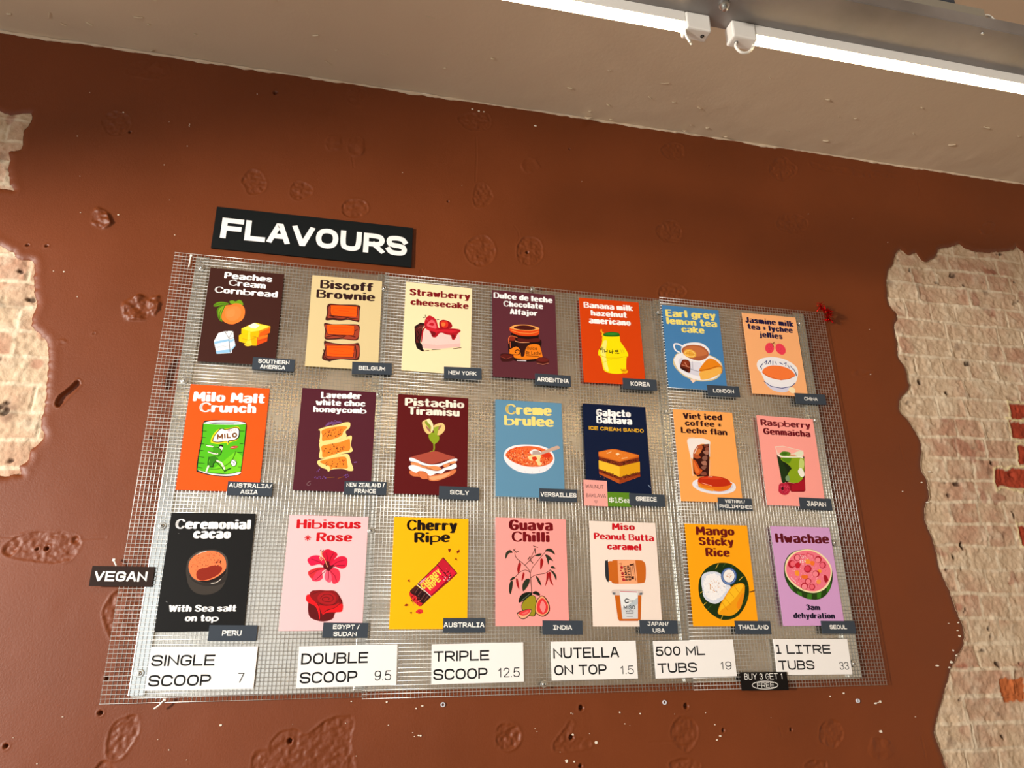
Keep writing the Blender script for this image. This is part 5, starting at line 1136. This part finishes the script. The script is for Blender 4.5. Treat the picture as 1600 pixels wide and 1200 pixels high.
'hwachae': ('d4a0d4', 0.8765, 1.7245, 0.0005, [('Hwachae', 'h', '5f0a19', (-0.0934, 0.0977), (0.0967, 0.0978), 0.029), ('3am', 'h', '14102a', (-0.0197, -0.1027), (0.0286, -0.1038), 0.0164), ('dehydration', 'h', '14102a', (-0.0672, -0.1268), (0.0752, -0.1285), 0.0163)], '''S 24400f -787,33 -726,354 -477,648 -5,785 405,758 777,500 908,175 845,-213 629,-532 337,-706 2,-722 -279,-644 -581,-472 -742,-220
P 3a7a1c -669,-220 -558,-377 -531,-503 -652,-346
P 3a7a1c -434,-471 -277,-518 -279,-644 -416,-581
P 3a7a1c -80,-549 66,-565 40,-716 -124,-706
P 3a7a1c 256,-533 411,-501 359,-690 226,-706
P 3a7a1c 620,-373 781,-213 746,-405 589,-548
S f8e8b8 -745,161 -637,451 -359,682 70,786 440,742 745,533 901,240 831,-84 601,-373 259,-517 -108,-502 -451,-345 -686,-93
S f47a8e -701,161 -594,419 -327,650 63,746 414,699 701,499 849,223 788,-68 573,-326 249,-470 -82,-455 -408,-307 -647,-77
D ffb0bc 90 350 73,136 599,-193 287,486
D e84a68 60 315 73,136 599,-193 287,486
D fff0f0 50 175 73,136 599,-193 287,486
S c81c30 -361,325 -257,391 -155,376 -228,230 -342,213
S a81424 570,-21 668,-5 717,-149 593,-214
S f8963a -25,442 133,493 187,363 34,345
S f87a2c 198,428 327,413 288,299 178,314
S fb9a30 -413,116 -281,133 -278,-11 -397,-12
S f07028 -193,-10 11,-9 -23,-105 -189,-97
S fb9a30 416,171 527,156 493,75 386,106
S f89a4a 304,-151 438,-135 418,-247 305,-253
E b81830 -482,330 134,1 20,123
E f06a7a -444,340 89,1 14,90
E b81830 53,190 135,1 20,116
E e04058 38,194 93,1 14,84
E b81830 -265,527 112,1 17,104
E f88a98 -254,527 86,1 14,85
E b81830 470,480 121,1 18,105
E f88a98 452,464 91,1 14,78
E b81830 599,309 114,1 18,104
E f06a80 584,309 83,1 14,81
E b81830 311,41 128,1 18,103
E f88a98 288,35 97,1 14,80
E b81830 0,-185 111,1 16,96
E f88090 -1,-191 85,0 13,77
E b81830 -153,-328 118,0 18,108
E f88a98 -156,-344 92,0 14,82
E b81830 110,-350 104,0 16,95
E f06a7a 102,-350 78,0 12,73
C d83048 177 62,557 107,672 196,640 304,609 317,511
C d83048 176 -185,603 -70,620 2,605
C e84a60 173 -346,-155 -283,-107 -233,-138
L fff0f0 155 -573,-77 -430,-219
D ffffff 20 282 -92,490 187,2 22,130''')}
CARD_LABELS = {'peaches': 'dark brown card with a peach, milk carton and cornbread, top left of the board', 'biscoff': 'khaki card with three orange biscuit topped brownies', 'strawberry': 'cream card with a slice of strawberry cheesecake', 'dulce': 'plum card with a jar of dulce de leche and chocolates', 'banana': 'orange red card with a yellow banana milk bottle', 'earlgrey': 'blue card with a cup of earl grey tea and a slice of lemon cake', 'jasmine': 'peach card with two pink lychees above a bowl of tea', 'milo': 'bright orange card with a green malt drink tin', 'lavender': 'purple card with stacked honeycomb squares and lavender sprigs', 'pistachio': 'maroon card with pistachios sprouting from a tiramisu', 'creme': 'sky blue card with a white dish of creme brulee and a spoon', 'galacto': 'navy card with a baklava ice cream sandwich', 'viet': 'light orange card with a glass of iced coffee and a caramel flan', 'raspberry': 'salmon pink card with a green tea glass and a raspberry', 'cacao': 'black card with a cup of ceremonial cacao', 'hibiscus': 'pale pink card with a hibiscus flower above a red rose', 'cherry': 'yellow card with a half unwrapped cherry chocolate bar', 'guava': 'pink card with a chilli plant above cut guavas', 'miso': 'off white card with a peanut butter jar lying above a miso tub', 'mango': 'golden yellow card with mango and sticky rice on a round leaf', 'hwachae': 'lilac card with fruit punch in a halved watermelon'}
for key, (bg, x, z, rot, titles, rows) in CARDS.items():
    o = card_slab('flavour_card', CARD_W, CARD_H, .0011, mat('card_' + bg, bg, rough=0.45, spec=0.2), (x, 0, z), rot)
    tag(o, CARD_LABELS[key], 'flavour card', 'flavour cards on the menu board')
    mb = MB(); draw_art(mb, rows, -.00005); mb.build('printed_picture', o)
    mb = MB(); mc = MB()
    for (text, font, col, p0, p1, cap) in titles:
        if p0[1] < -.03: lettering(mc, text, 'h', p0, p1, cap, -.0001, ink(col), .18, .44, gap=.05)
        elif font == 'h': lettering(mb, text, 'h', p0, p1, cap, -.0001, ink(col), .18, .44, gap=.05)
        else: lettering(mb, text, 't', p0, p1, cap, -.0001, ink(col), .105, 1.0, gap=.16, cap_round=False)
    mb.build('title_lettering', o)
    if mc.v: mc.build('caption_lettering', o)

# ------------------------------------------------------------------ origin tags, notes and prices
TAGM = mat('slate_tag', '3c444e', rough=.45)
for (name, lab, cat, grp, x, z, rot, w, h, th, y, colr, lines) in [('origin_tag', 'slate grey origin tag reading SOUTHERN AMERICA below the peach card', 'origin tag', 'origin tags under the flavour cards', -0.7601, 2.3012, 0.0081, 0.116, 0.0375, 0.003, -0.0031, '3c444e', [('SOUTHERN', 't', 'f2f2ee', (-0.0429, 0.0017), (0.0429, 0.0017), 0.0124, 0.095, False), ('AMERICA', 't', 'f2f2ee', (-0.036, -0.0148), (0.0325, -0.0148), 0.0124, 0.095, False)]), ('origin_tag', 'slate grey origin tag reading BELGIUM below the brownie card', 'origin tag', 'origin tags under the flavour cards', -0.4813, 2.3094, 0.0375, 0.116, 0.0375, 0.003, -0.0031, '3c444e', [('BELGIUM', 't', 'f2f2ee', (-0.0394, -0.0064), (0.0383, -0.0064), 0.0128, 0.095, False)]), ('origin_tag', 'slate grey origin tag reading NEW YORK below the cheesecake card', 'origin tag', 'origin tags under the flavour cards', -0.2087, 2.3137, 0.0262, 0.116, 0.0375, 0.003, -0.0031, '3c444e', [('NEW YORK', 't', 'f2f2ee', (-0.0447, -0.0064), (0.0418, -0.0064), 0.0128, 0.095, False)]), ('origin_tag', 'slate grey origin tag reading ARGENTINA below the jar card', 'origin tag', 'origin tags under the flavour cards', 0.0767, 2.3106, -0.0049, 0.116, 0.0375, 0.003, -0.0031, '3c444e', [('ARGENTINA', 't', 'f2f2ee', (-0.051, -0.0075), (0.051, -0.0075), 0.015, 0.095, False)]), ('origin_tag', 'slate grey origin tag reading KOREA below the banana milk card', 'origin tag', 'origin tags under the flavour cards', 0.3679, 2.3166, 0.0116, 0.116, 0.0375, 0.003, -0.0031, '3c444e', [('KOREA', 't', 'f2f2ee', (-0.0325, -0.0064), (0.0336, -0.0064), 0.015, 0.095, False)]), ('origin_tag', 'slate grey origin tag reading LONDON below the earl grey card', 'origin tag', 'origin tags under the flavour cards', 0.6628, 2.313, 0.0192, 0.116, 0.0375, 0.003, -0.0031, '3c444e', [('LONDON', 't', 'f2f2ee', (-0.0383, -0.0064), (0.0371, -0.0064), 0.0128, 0.095, False)]), ('origin_tag', 'slate grey origin tag reading CHINA below the lychee card', 'origin tag', 'origin tags under the flavour cards', 0.9864, 2.3058, 0.0181, 0.116, 0.0375, 0.003, -0.0031, '3c444e', [('CHINA', 't', 'f2f2ee', (-0.0255, -0.006), (0.0255, -0.006), 0.012, 0.095, False)]), ('origin_tag', 'slate grey origin tag reading AUSTRALIA/ASIA below the malt tin card', 'origin tag', 'origin tags under the flavour cards', -0.7862, 1.9381, 0.0005, 0.116, 0.0375, 0.003, -0.0031, '3c444e', [('AUSTRALiA/', 't', 'f2f2ee', (-0.0545, 0.0028), (0.0557, 0.0028), 0.0116, 0.095, False), ('ASiA', 't', 'f2f2ee', (-0.0232, -0.0144), (0.0209, -0.0144), 0.0116, 0.095, False)]), ('origin_tag', 'slate grey origin tag reading NEW ZEALAND / FRANCE below the honeycomb card', 'origin tag', 'origin tags under the flavour cards', -0.48, 1.9506, 0.0139, 0.116, 0.0375, 0.003, -0.0031, '3c444e', [('NEW ZEALAND /', 't', 'f2f2ee', (-0.0522, 0.0026), (0.0522, 0.0026), 0.012, 0.095, False), ('FRANCE', 't', 'f2f2ee', (-0.0302, -0.0146), (0.029, -0.0146), 0.012, 0.095, False)]), ('origin_tag', 'slate grey origin tag reading SICILY below the pistachio card', 'origin tag', 'origin tags under the flavour cards', -0.2149, 1.9449, -0.008, 0.116, 0.0375, 0.003, -0.0031, '3c444e', [('SICILY', 't', 'f2f2ee', (-0.0267, -0.0043), (0.0278, -0.0043), 0.0124, 0.095, False)]), ('origin_tag', 'slate grey origin tag reading VERSAILLES below the creme brulee card', 'origin tag', 'origin tags under the flavour cards', 0.0819, 1.9482, -0.0015, 0.116, 0.0375, 0.003, -0.0031, '3c444e', [('VERSAiLLES', 't', 'f2f2ee', (-0.0545, -0.0054), (0.0557, -0.0054), 0.0131, 0.095, False)]), ('origin_tag', 'slate grey origin tag reading GREECE below the baklava card', 'origin tag', 'origin tags under the flavour cards', 0.3635, 1.9425, -0.012, 0.116, 0.0375, 0.003, -0.0031, '3c444e', [('GREECE', 't', 'f2f2ee', (-0.0371, -0.0041), (0.0302, -0.0041), 0.0135, 0.095, False)]), ('origin_tag', 'slate grey origin tag reading VIETNAM / PHILIPPINES below the iced coffee card', 'origin tag', 'origin tags under the flavour cards', 0.6578, 1.9386, -0.006, 0.116, 0.0375, 0.003, -0.0031, '3c444e', [('VIETNAM /', 't', 'f2f2ee', (-0.0348, 0.0026), (0.0336, 0.0026), 0.0105, 0.095, False), ('PHiLiPPiNES', 't', 'f2f2ee', (-0.0557, -0.0135), (0.0568, -0.0135), 0.0105, 0.095, False)]), ('origin_tag', 'slate grey origin tag reading JAPAN below the raspberry card', 'origin tag', 'origin tags under the flavour cards', 0.9441, 1.9471, -0.0151, 0.116, 0.0375, 0.003, -0.0031, '3c444e', [('JAPAN', 't', 'f2f2ee', (-0.0336, -0.0079), (0.036, -0.0079), 0.0158, 0.095, False)]), ('origin_tag', 'slate grey origin tag reading PERU below the cacao card', 'origin tag', 'origin tags under the flavour cards', -0.7878, 1.5699, -0.0127, 0.116, 0.0375, 0.003, -0.0031, '3c444e', [('PERU', 't', 'f2f2ee', (-0.0255, -0.0064), (0.0209, -0.0064), 0.0128, 0.095, False)]), ('origin_tag', 'slate grey origin tag reading EGYPT / SUDAN below the hibiscus card', 'origin tag', 'origin tags under the flavour cards', -0.5096, 1.5745, -0.0162, 0.116, 0.0375, 0.003, -0.0031, '3c444e', [('EGYPT /', 't', 'f2f2ee', (-0.0325, 0.0026), (0.0348, 0.0026), 0.0112, 0.095, False), ('SUDAN', 't', 'f2f2ee', (-0.0302, -0.015), (0.029, -0.015), 0.0112, 0.095, False)]), ('origin_tag', 'slate grey origin tag reading AUSTRALIA alone, below the yellow cherry card', 'origin tag', 'origin tags under the flavour cards', -0.1954, 1.5844, -0.0046, 0.116, 0.0375, 0.003, -0.0031, '3c444e', [('AUSTRALiA', 't', 'f2f2ee', (-0.0563, -0.0052), (0.0545, -0.0052), 0.0128, 0.095, False)]), ('origin_tag', 'slate grey origin tag reading INDIA below the guava card', 'origin tag', 'origin tags under the flavour cards', 0.0822, 1.5767, -0.0128, 0.116, 0.0375, 0.003, -0.0031, '3c444e', [('iNDIA', 't', 'f2f2ee', (-0.0278, -0.006), (0.0267, -0.006), 0.012, 0.095, False)]), ('origin_tag', 'slate grey origin tag reading JAPAN/USA below the peanut butter card', 'origin tag', 'origin tags under the flavour cards', 0.3699, 1.5757, -0.0153, 0.116, 0.0375, 0.003, -0.0031, '3c444e', [('JAPAN/', 't', 'f2f2ee', (-0.0348, 0.0034), (0.0302, 0.0034), 0.0112, 0.095, False), ('USA', 't', 'f2f2ee', (-0.0197, -0.0146), (0.0174, -0.0146), 0.0112, 0.095, False)]), ('origin_tag', 'slate grey origin tag reading THAILAND below the mango card', 'origin tag', 'origin tags under the flavour cards', 0.6696, 1.5724, -0.0128, 0.116, 0.0375, 0.003, -0.0031, '3c444e', [('THAiLAND', 't', 'f2f2ee', (-0.0487, -0.0056), (0.0499, -0.0056), 0.0128, 0.095, False)]), ('origin_tag', 'slate grey origin tag reading SEOUL below the watermelon card', 'origin tag', 'origin tags under the flavour cards', 0.9574, 1.5708, -0.0104, 0.116, 0.0375, 0.003, -0.0031, '3c444e', [('SEOUL', 't', 'f2f2ee', (-0.0313, -0.0052), (0.0278, -0.0052), 0.012, 0.095, False)]), ('sticky_note', 'handwritten pink sticky note reading WALNUT BAKLAVA at the corner of the navy card', 'note', None, 0.1993, 1.9589, -0.0155, 0.075, 0.078, 0.0006, -0.0008, 'f2a8a0', [('WALNUT', 'l', '2a2228', (-0.0315, 0.0136), (0.0262, 0.0136), 0.0117, 0.05, True), ('BAKLAVA', 'l', '2a2228', (-0.03, -0.0133), (0.0323, -0.0133), 0.0109, 0.05, True)]), ('price_sticker', 'green price sticker reading $15ea between the sticky note and the GREECE tag', 'price sticker', None, 0.2733, 1.9418, 0.0034, 0.073, 0.043, 0.001, -0.0011, '5c8a22', [('$!5', 't', 'f2f2ee', (-0.0336, -0.0099), (0.0117, -0.0099), 0.0155, 0.085, False), ('ea', 't', 'f2f2ee', (0.0146, -0.0099), (0.0336, -0.0099), 0.0155, 0.07, False)]), ('price_board', 'white price board for SINGLE SCOOP 7', 'price board', 'white price boards along the bottom of the mesh', -0.8494, 1.4888, -0.0063, 0.25, 0.0995, 0.0022, -0.0012, 'f3f1ef', [('SINGLE', 't', '101114', (-0.12, 0.005), (0.0262, 0.005), 0.0259, 0.082, False), ('SCOOP', 't', '101114', (-0.12, -0.0408), (0.0225, -0.0408), 0.0259, 0.082, False), ('7', 'l', '101114', (0.085, -0.0353), (0.1, -0.0353), 0.0229, 0.052, True)]), ('price_board', 'white price board for DOUBLE SCOOP 9.5', 'price board', 'white price boards along the bottom of the mesh', -0.4978, 1.4876, 0.0084, 0.25, 0.0995, 0.0022, -0.0012, 'f3f1ef', [('DOUBLE', 't', '101114', (-0.1175, 0.0055), (0.05, 0.0055), 0.0269, 0.082, False), ('SCOOP', 't', '101114', (-0.1175, -0.0393), (0.025, -0.0393), 0.0269, 0.082, False), ('9.5', 'l', '101114', (0.0688, -0.0378), (0.1112, -0.0378), 0.0239, 0.052, True)]), ('price_board', 'white price board for TRIPLE SCOOP 12.5', 'price board', 'white price boards along the bottom of the mesh', -0.1565, 1.4884, 0.0079, 0.25, 0.0995, 0.0022, -0.0012, 'f3f1ef', [('TRIPLE', 't', '101114', (-0.12, 0.006), (0.03, 0.006), 0.0259, 0.082, False), ('SCOOP', 't', '101114', (-0.12, -0.0393), (0.025, -0.0393), 0.0269, 0.082, False), ('12.5', 'l', '101114', (0.055, -0.0378), (0.1137, -0.0378), 0.0239, 0.052, True)]), ('price_board', 'white price board for a hazelnut spread topping at 1.5', 'price board', 'white price boards along the bottom of the mesh', 0.1717, 1.4901, 0.0005, 0.25, 0.0995, 0.0022, -0.0012, 'f3f1ef', [('NUTELLA', 't', '101114', (-0.1187, 0.006), (0.0725, 0.006), 0.0279, 0.082, False), ('ON TOP', 't', '101114', (-0.1175, -0.0368), (0.0338, -0.0368), 0.0259, 0.082, False), ('1.5', 'l', '101114', (0.075, -0.0378), (0.1137, -0.0378), 0.0219, 0.052, True)]), ('price_board', 'white price board for 500 ML TUBS 19', 'price board', 'white price boards along the bottom of the mesh', 0.4752, 1.4893, 0.0056, 0.25, 0.0995, 0.0022, -0.0012, 'f3f1ef', [('500 ML', 't', '101114', (-0.12, 0.009), (0.0325, 0.009), 0.0259, 0.082, False), ('TUBS', 't', '101114', (-0.1175, -0.0358), (0.0025, -0.0358), 0.0259, 0.082, False), ('19', 'l', '101114', (0.0775, -0.0318), (0.1112, -0.0318), 0.0219, 0.052, True)]), ('price_board', 'white price board for 1 LITRE TUBS 33', 'price board', 'white price boards along the bottom of the mesh', 0.8562, 1.4887, -0.0104, 0.25, 0.0995, 0.0022, -0.0012, 'f3f1ef', [('! LiTRE', 't', '101114', (-0.12, 0.008), (0.0625, 0.008), 0.0259, 0.082, False), ('TUBS', 't', '101114', (-0.1175, -0.0358), (0.0, -0.0358), 0.0259, 0.082, False), ('33', 'l', '101114', (0.085, -0.0368), (0.1162, -0.0368), 0.0219, 0.052, True)]), ('heading_sign', 'black heading sign reading FLAVOURS on the brown wall above the mesh', 'sign', None, -0.6772, 2.7379, 0.0007, 0.6, 0.144, 0.006, 0.009499999999999998, '15191a', [('FLAVOURS', 't', 'f6f6f4', (-0.279, -0.0353), (0.2832, -0.0353), 0.0706, 0.118, False)]), ('vegan_sign', 'dark brown VEGAN sign on the left edge of the mesh', 'sign', None, -1.0663, 1.7069, -0.008, 0.145, 0.049, 0.003, -0.0031, '2e211d', [('VEGAN', 't', 'f6f6f4', (-0.0638, -0.0123), (0.058, -0.0123), 0.0245, 0.105, False)]), ('special_offer_sign', 'black BUY 3 GET 1 FREE sign hanging at the lower edge of the mesh', 'sign', None, 0.685, 1.4252, -0.0106, 0.15, 0.049, 0.003, -0.0045, '161211', [('BUY 3 GET 1', 'l', 'f0eeea', (-0.063, 0.0047), (0.06, 0.0047), 0.0162, 0.05, False), ('FREE', 'l', 'f0eeea', (-0.0255, -0.0174), (0.0285, -0.0174), 0.0137, 0.05, False)])]:
    o = card_slab(name, w, h, th, mat('board_' + colr, colr, rough=.6, spec=.12), (x, y, z), rot)
    tag(o, lab, cat, grp)
    mb = MB(); num = MB()
    for (text, font, col, p0, p1, cap, nib, isnum) in lines:
        lettering(num if isnum else mb, text, font, p0, p1, cap, -.00012, ink(col), nib, 1.0, gap=(.13 if name == 'heading_sign' else .15) if font == 't' else .17, cap_round=(font == 'l'))
    if mb.v: mb.build('lettering', o)
    if num.v: num.build('price_figures', o)
    if name == 'special_offer_sign':
        rg = MB(); pts = [(.041*math.cos(t), -.0105+.0105*math.sin(t)) for t in [2*math.pi*i/40 for i in range(41)]]
        flat_stroke(rg, pts, .0009, .0009, -.00012, ink('f0eeea')); rg.build('oval_ring', o)
    if name == 'sticky_note':
        rg = MB(); pts = catmull([(0, -.031), (-.004, -.026), (-.003, -.023), (0, -.0255), (.003, -.023), (.004, -.026), (0, -.031)], False, 3)
        flat_stroke(rg, pts, .0004, .0004, -.00012, ink('3a3036')); rg.build('drawn_heart', o)

# ------------------------------------------------------------------ small fixings
TIE = mat('white_nylon', 'f2efe6', rough=.4)
for pts, lab in (([(-1.026, .001, 2.628), (-1.0255, -.002, 2.60), (-1.027, -.001, 2.589)], 'white cable tie at the top left corner of the mesh'),
                 ([(-.928, .0, 1.418), (-.936, -.002, 1.408), (-.948, -.003, 1.399)], 'white cable tie end hanging below the single scoop price'),
                 ([(-1.0935, .002, 1.7475), (-1.0895, -.001, 1.741), (-1.085, 0.001, 1.733)], 'white cable tie end poking out above the VEGAN sign')):
    t = MB(); t.tube(pts, .0021, TIE, 6); p = pts[0]; t.box(p[0]-.0032, p[0]+.0032, p[1]-.0015, p[1]+.0025, p[2]-.003, p[2]+.003, TIE)
    tag(t.build('cable_tie'), lab, 'cable tie', 'white cable ties on the mesh')
PLUG = mat('plastic_wall_plug', 'c9cbd2', rough=.5)
for x, z, lab in [(-0.2471, 1.3873, 'grey wall plug in the wall below the triple scoop price'), (0.3784, 1.3756, 'pale wall plug in the wall below the 500 ml tubs price'), (0.9979, 1.363, 'pale wall plug in the wall below the 1 litre tubs price')]:
    t = MB(); t.lathe([(.0062, 0), (.0062, .0035), (.0058, .0045), (.0036, .0045), (.0034, .001), (.0005, .001)], (x, WY+.001, z), (0, -1, 0), PLUG, 16)
    tag(t.build('wall_plug', smooth=False), lab, 'wall plug', 'empty wall plugs under the board')
# red tinsel tuft
FOIL = mat('red_foil', 'c00a12', rough=.22, metal=1.0); t = MB(); tr = random.Random(5)
for i in range(170):
    q = tr.random(); base = Vector((1.082+.03*q, -.012+.01*math.sin(q*9), 2.668-.062*q))
    d = Vector((tr.gauss(0, 1), tr.gauss(-.3, .8), tr.gauss(0, 1))).normalized(); L = tr.uniform(.012, .03); w = d.cross(Vector((tr.gauss(0, 1), tr.gauss(0, 1), tr.gauss(0, 1)))).normalized()*tr.uniform(.0006, .0013)
    e = base+d*L+Vector((0, 0, -.004)); mid = base+d*L*.5
    if e.y > .012: continue
    t.add([base-w, base+w, mid+w, e, mid-w], [(0, 1, 2, 3, 4)], FOIL)
t.tube([(1.080, -.010, 2.672), (1.09, -.008, 2.645), (1.104, -.004, 2.622), (1.110, .0, 2.606)], .0012, FOIL, 6)
tag(t.build('tinsel_tuft'), 'tuft of red tinsel on the top right corner of the mesh', 'tinsel')

# ------------------------------------------------------------------ steel lighting channel and its LED battens
CHAN = mat('galvanised_channel', '8c8784', rough=.5, metal=.5, noise=.25, nscale=7, rnoise=.1)
UZ = 2.555
ch = empty('lighting_channel', (.4, -1.21, UZ)); tag(ch, 'grey galvanised steel channel hung below the ceiling with battens under it', 'metal channel')
def chpart(name, mb, bevel=0.0, smooth=False):
    return mb.build(name, ch, smooth=smooth, loc=(-.4, 1.21, -UZ), bevel=bevel)
m_ = MB(); a, b = -1.9, 2.6
m_.box(a, b, -1.259, -1.160, UZ, UZ+.0025, CHAN); m_.box(a, b, -1.259, -1.2565, UZ+.0025, UZ+.028, CHAN); m_.box(a, b, -1.1625, -1.160, UZ+.0025, UZ+.028, CHAN)
chpart('channel_body', m_, bevel=.0008)
for x in (-1.4, 2.3):
    m_ = MB(); m_.tube([(x, -1.21, UZ-.004), (x, -1.21, CZ-.004)], .005, SCREWM, 10); chpart('suspension_rod', m_)
m_ = MB(); m_.lathe([(.009, 0), (.009, .006), (.007, .007), (.005, .007), (.005, .014), (.003, .0155), (.0005, .0155)], (.0412, -1.210, UZ), (0, 0, -1), SCREWM, 12); chpart('bolt', m_)
m_ = MB(); m_.lathe([(.0028, 0), (.0024, .0016), (.0005, .002)], (.524, -1.2486, UZ), (0, 0, -1), SCREWM, 10); chpart('rivet', m_)
WHITE = mat('white_batten', 'f0ece4', rough=.4); GLOW = mat('lit_diffuser', 'ffe0ae', rough=.4, emit=42.0); GREYB = mat('driver_plate_grey', '8b8578', rough=.5); NAVY = mat('driver_case_navy', '2c3742', rough=.45)
def batten(x0, x1, capside, lab):
    root = empty('led_batten', ((x0+x1)/2, -1.1695, UZ)); tag(root, lab, 'batten light', 'LED battens under the channel')
    L_ = (-(x0+x1)/2, 1.1695, -UZ)
    def part(name, mb, **k): return mb.build(name, root, loc=L_, **k)
    cl = .046
    b0, b1 = (x0, x1-cl) if capside > 0 else (x0+cl, x1)
    m_ = MB(); m_.box(b0, b1, -1.181, -1.158, UZ-.0225, UZ-.0002, WHITE); part('housing', m_, bevel=.001)
    m_ = MB(); prof = [(-1.1805, -.0227), (-1.1795, -.0245), (-1.176, -.0265), (-1.1695, -.0275), (-1.163, -.0265), (-1.1595, -.0245), (-1.1585, -.0227)]
    vs = [(x, p[0], UZ+p[1]) for x in (b0, b1) for p in prof]; n = len(prof)
    m_.add(vs, [(i, i+1, n+i+1, n+i) for i in range(n-1)]+[(n-1, 0, n, 2*n-1)]+[tuple(range(n))[::-1], tuple(range(n, 2*n))], GLOW); part('lit_diffuser', m_, smooth=False)
    for side in (-1, 1):
        e0, e1 = (b1, b1+cl) if side > 0 else (b0-cl, b0)
        m_ = MB(); m_.box(e0+.0002, e1-.0002, -1.1825, -1.1565, UZ-.036, UZ-.0002, WHITE); c_ = part('end_cap', m_, bevel=.003)
        xc = e1-.012 if side > 0 else e0+.012
        m_ = MB(); m_.lathe([(.0034, 0), (.0034, .0012), (.002, .0016), (.0005, .0004)], (xc, -1.1695, UZ-.0355), (0, 0, -1), SOCK, 12); cs = part('cap_screw', m_); cs.parent = c_; cs.location = (0, 0, 0)
    return root, part
r1, p1 = batten(-1.24, .030, 1, 'left LED batten under the channel, its right end with two dangling white wires')
r2, p2 = batten(.070, 1.34, -1, 'right LED batten under the channel, its left end with a looped white wire')
for k in (0, 1):
    m_ = MB(); m_.tube(catmull3([(-.010, -1.1745+.004*k, UZ-.022), (-.016, -1.176+.004*k, UZ-.034), (-.0155+.005*k, -1.175+.004*k, UZ-.047), (-.009+.005*k, -1.174+.004*k, UZ-.060)]), .0019, TIE, 8); p1('wire_end', m_, smooth=True)
m_ = MB(); m_.tube(catmull3([(.082, -1.170, UZ-.036), (.0795, -1.170, UZ-.047), (.088, -1.170, UZ-.057), (.101, -1.170, UZ-.055), (.112, -1.170, UZ-.043), (.1165, -1.170, UZ-.030)]), .0024, TIE, 8); p2('wire_loop', m_, smooth=True)
dr = empty('light_driver_box', (.34, -1.215, UZ+.0282)); tag(dr, 'dark navy driver box on a grey plate lying on top of the channel', 'driver box')
m_ = MB(); m_.box(.08-.34, .53-.34, -.0435, .045, 0, .0185, GREYB); m_.build('base_plate', dr, bevel=.001)
m_ = MB(); m_.box(.10-.34, .472-.34, -.043, .042, .0187, .075, NAVY); m_.build('case', dr, bevel=.003)
m_ = MB()
for k in range(2):
    m_.tube([(.558+.006*(k-.5)*2+.011*math.cos(t), -1.2455+.004*k, UZ+.0405+.0105*math.sin(t)) for t in [6.2832*i/18 for i in range(19)]], .0021, TIE, 8)
m_.box(.553, .563, -1.2475, -1.2395, UZ+.0275, UZ+.033, TIE)
tag(m_.build('cable_clip', smooth=True), 'white looped cable clip standing on the channel at the upper right', 'cable clip')
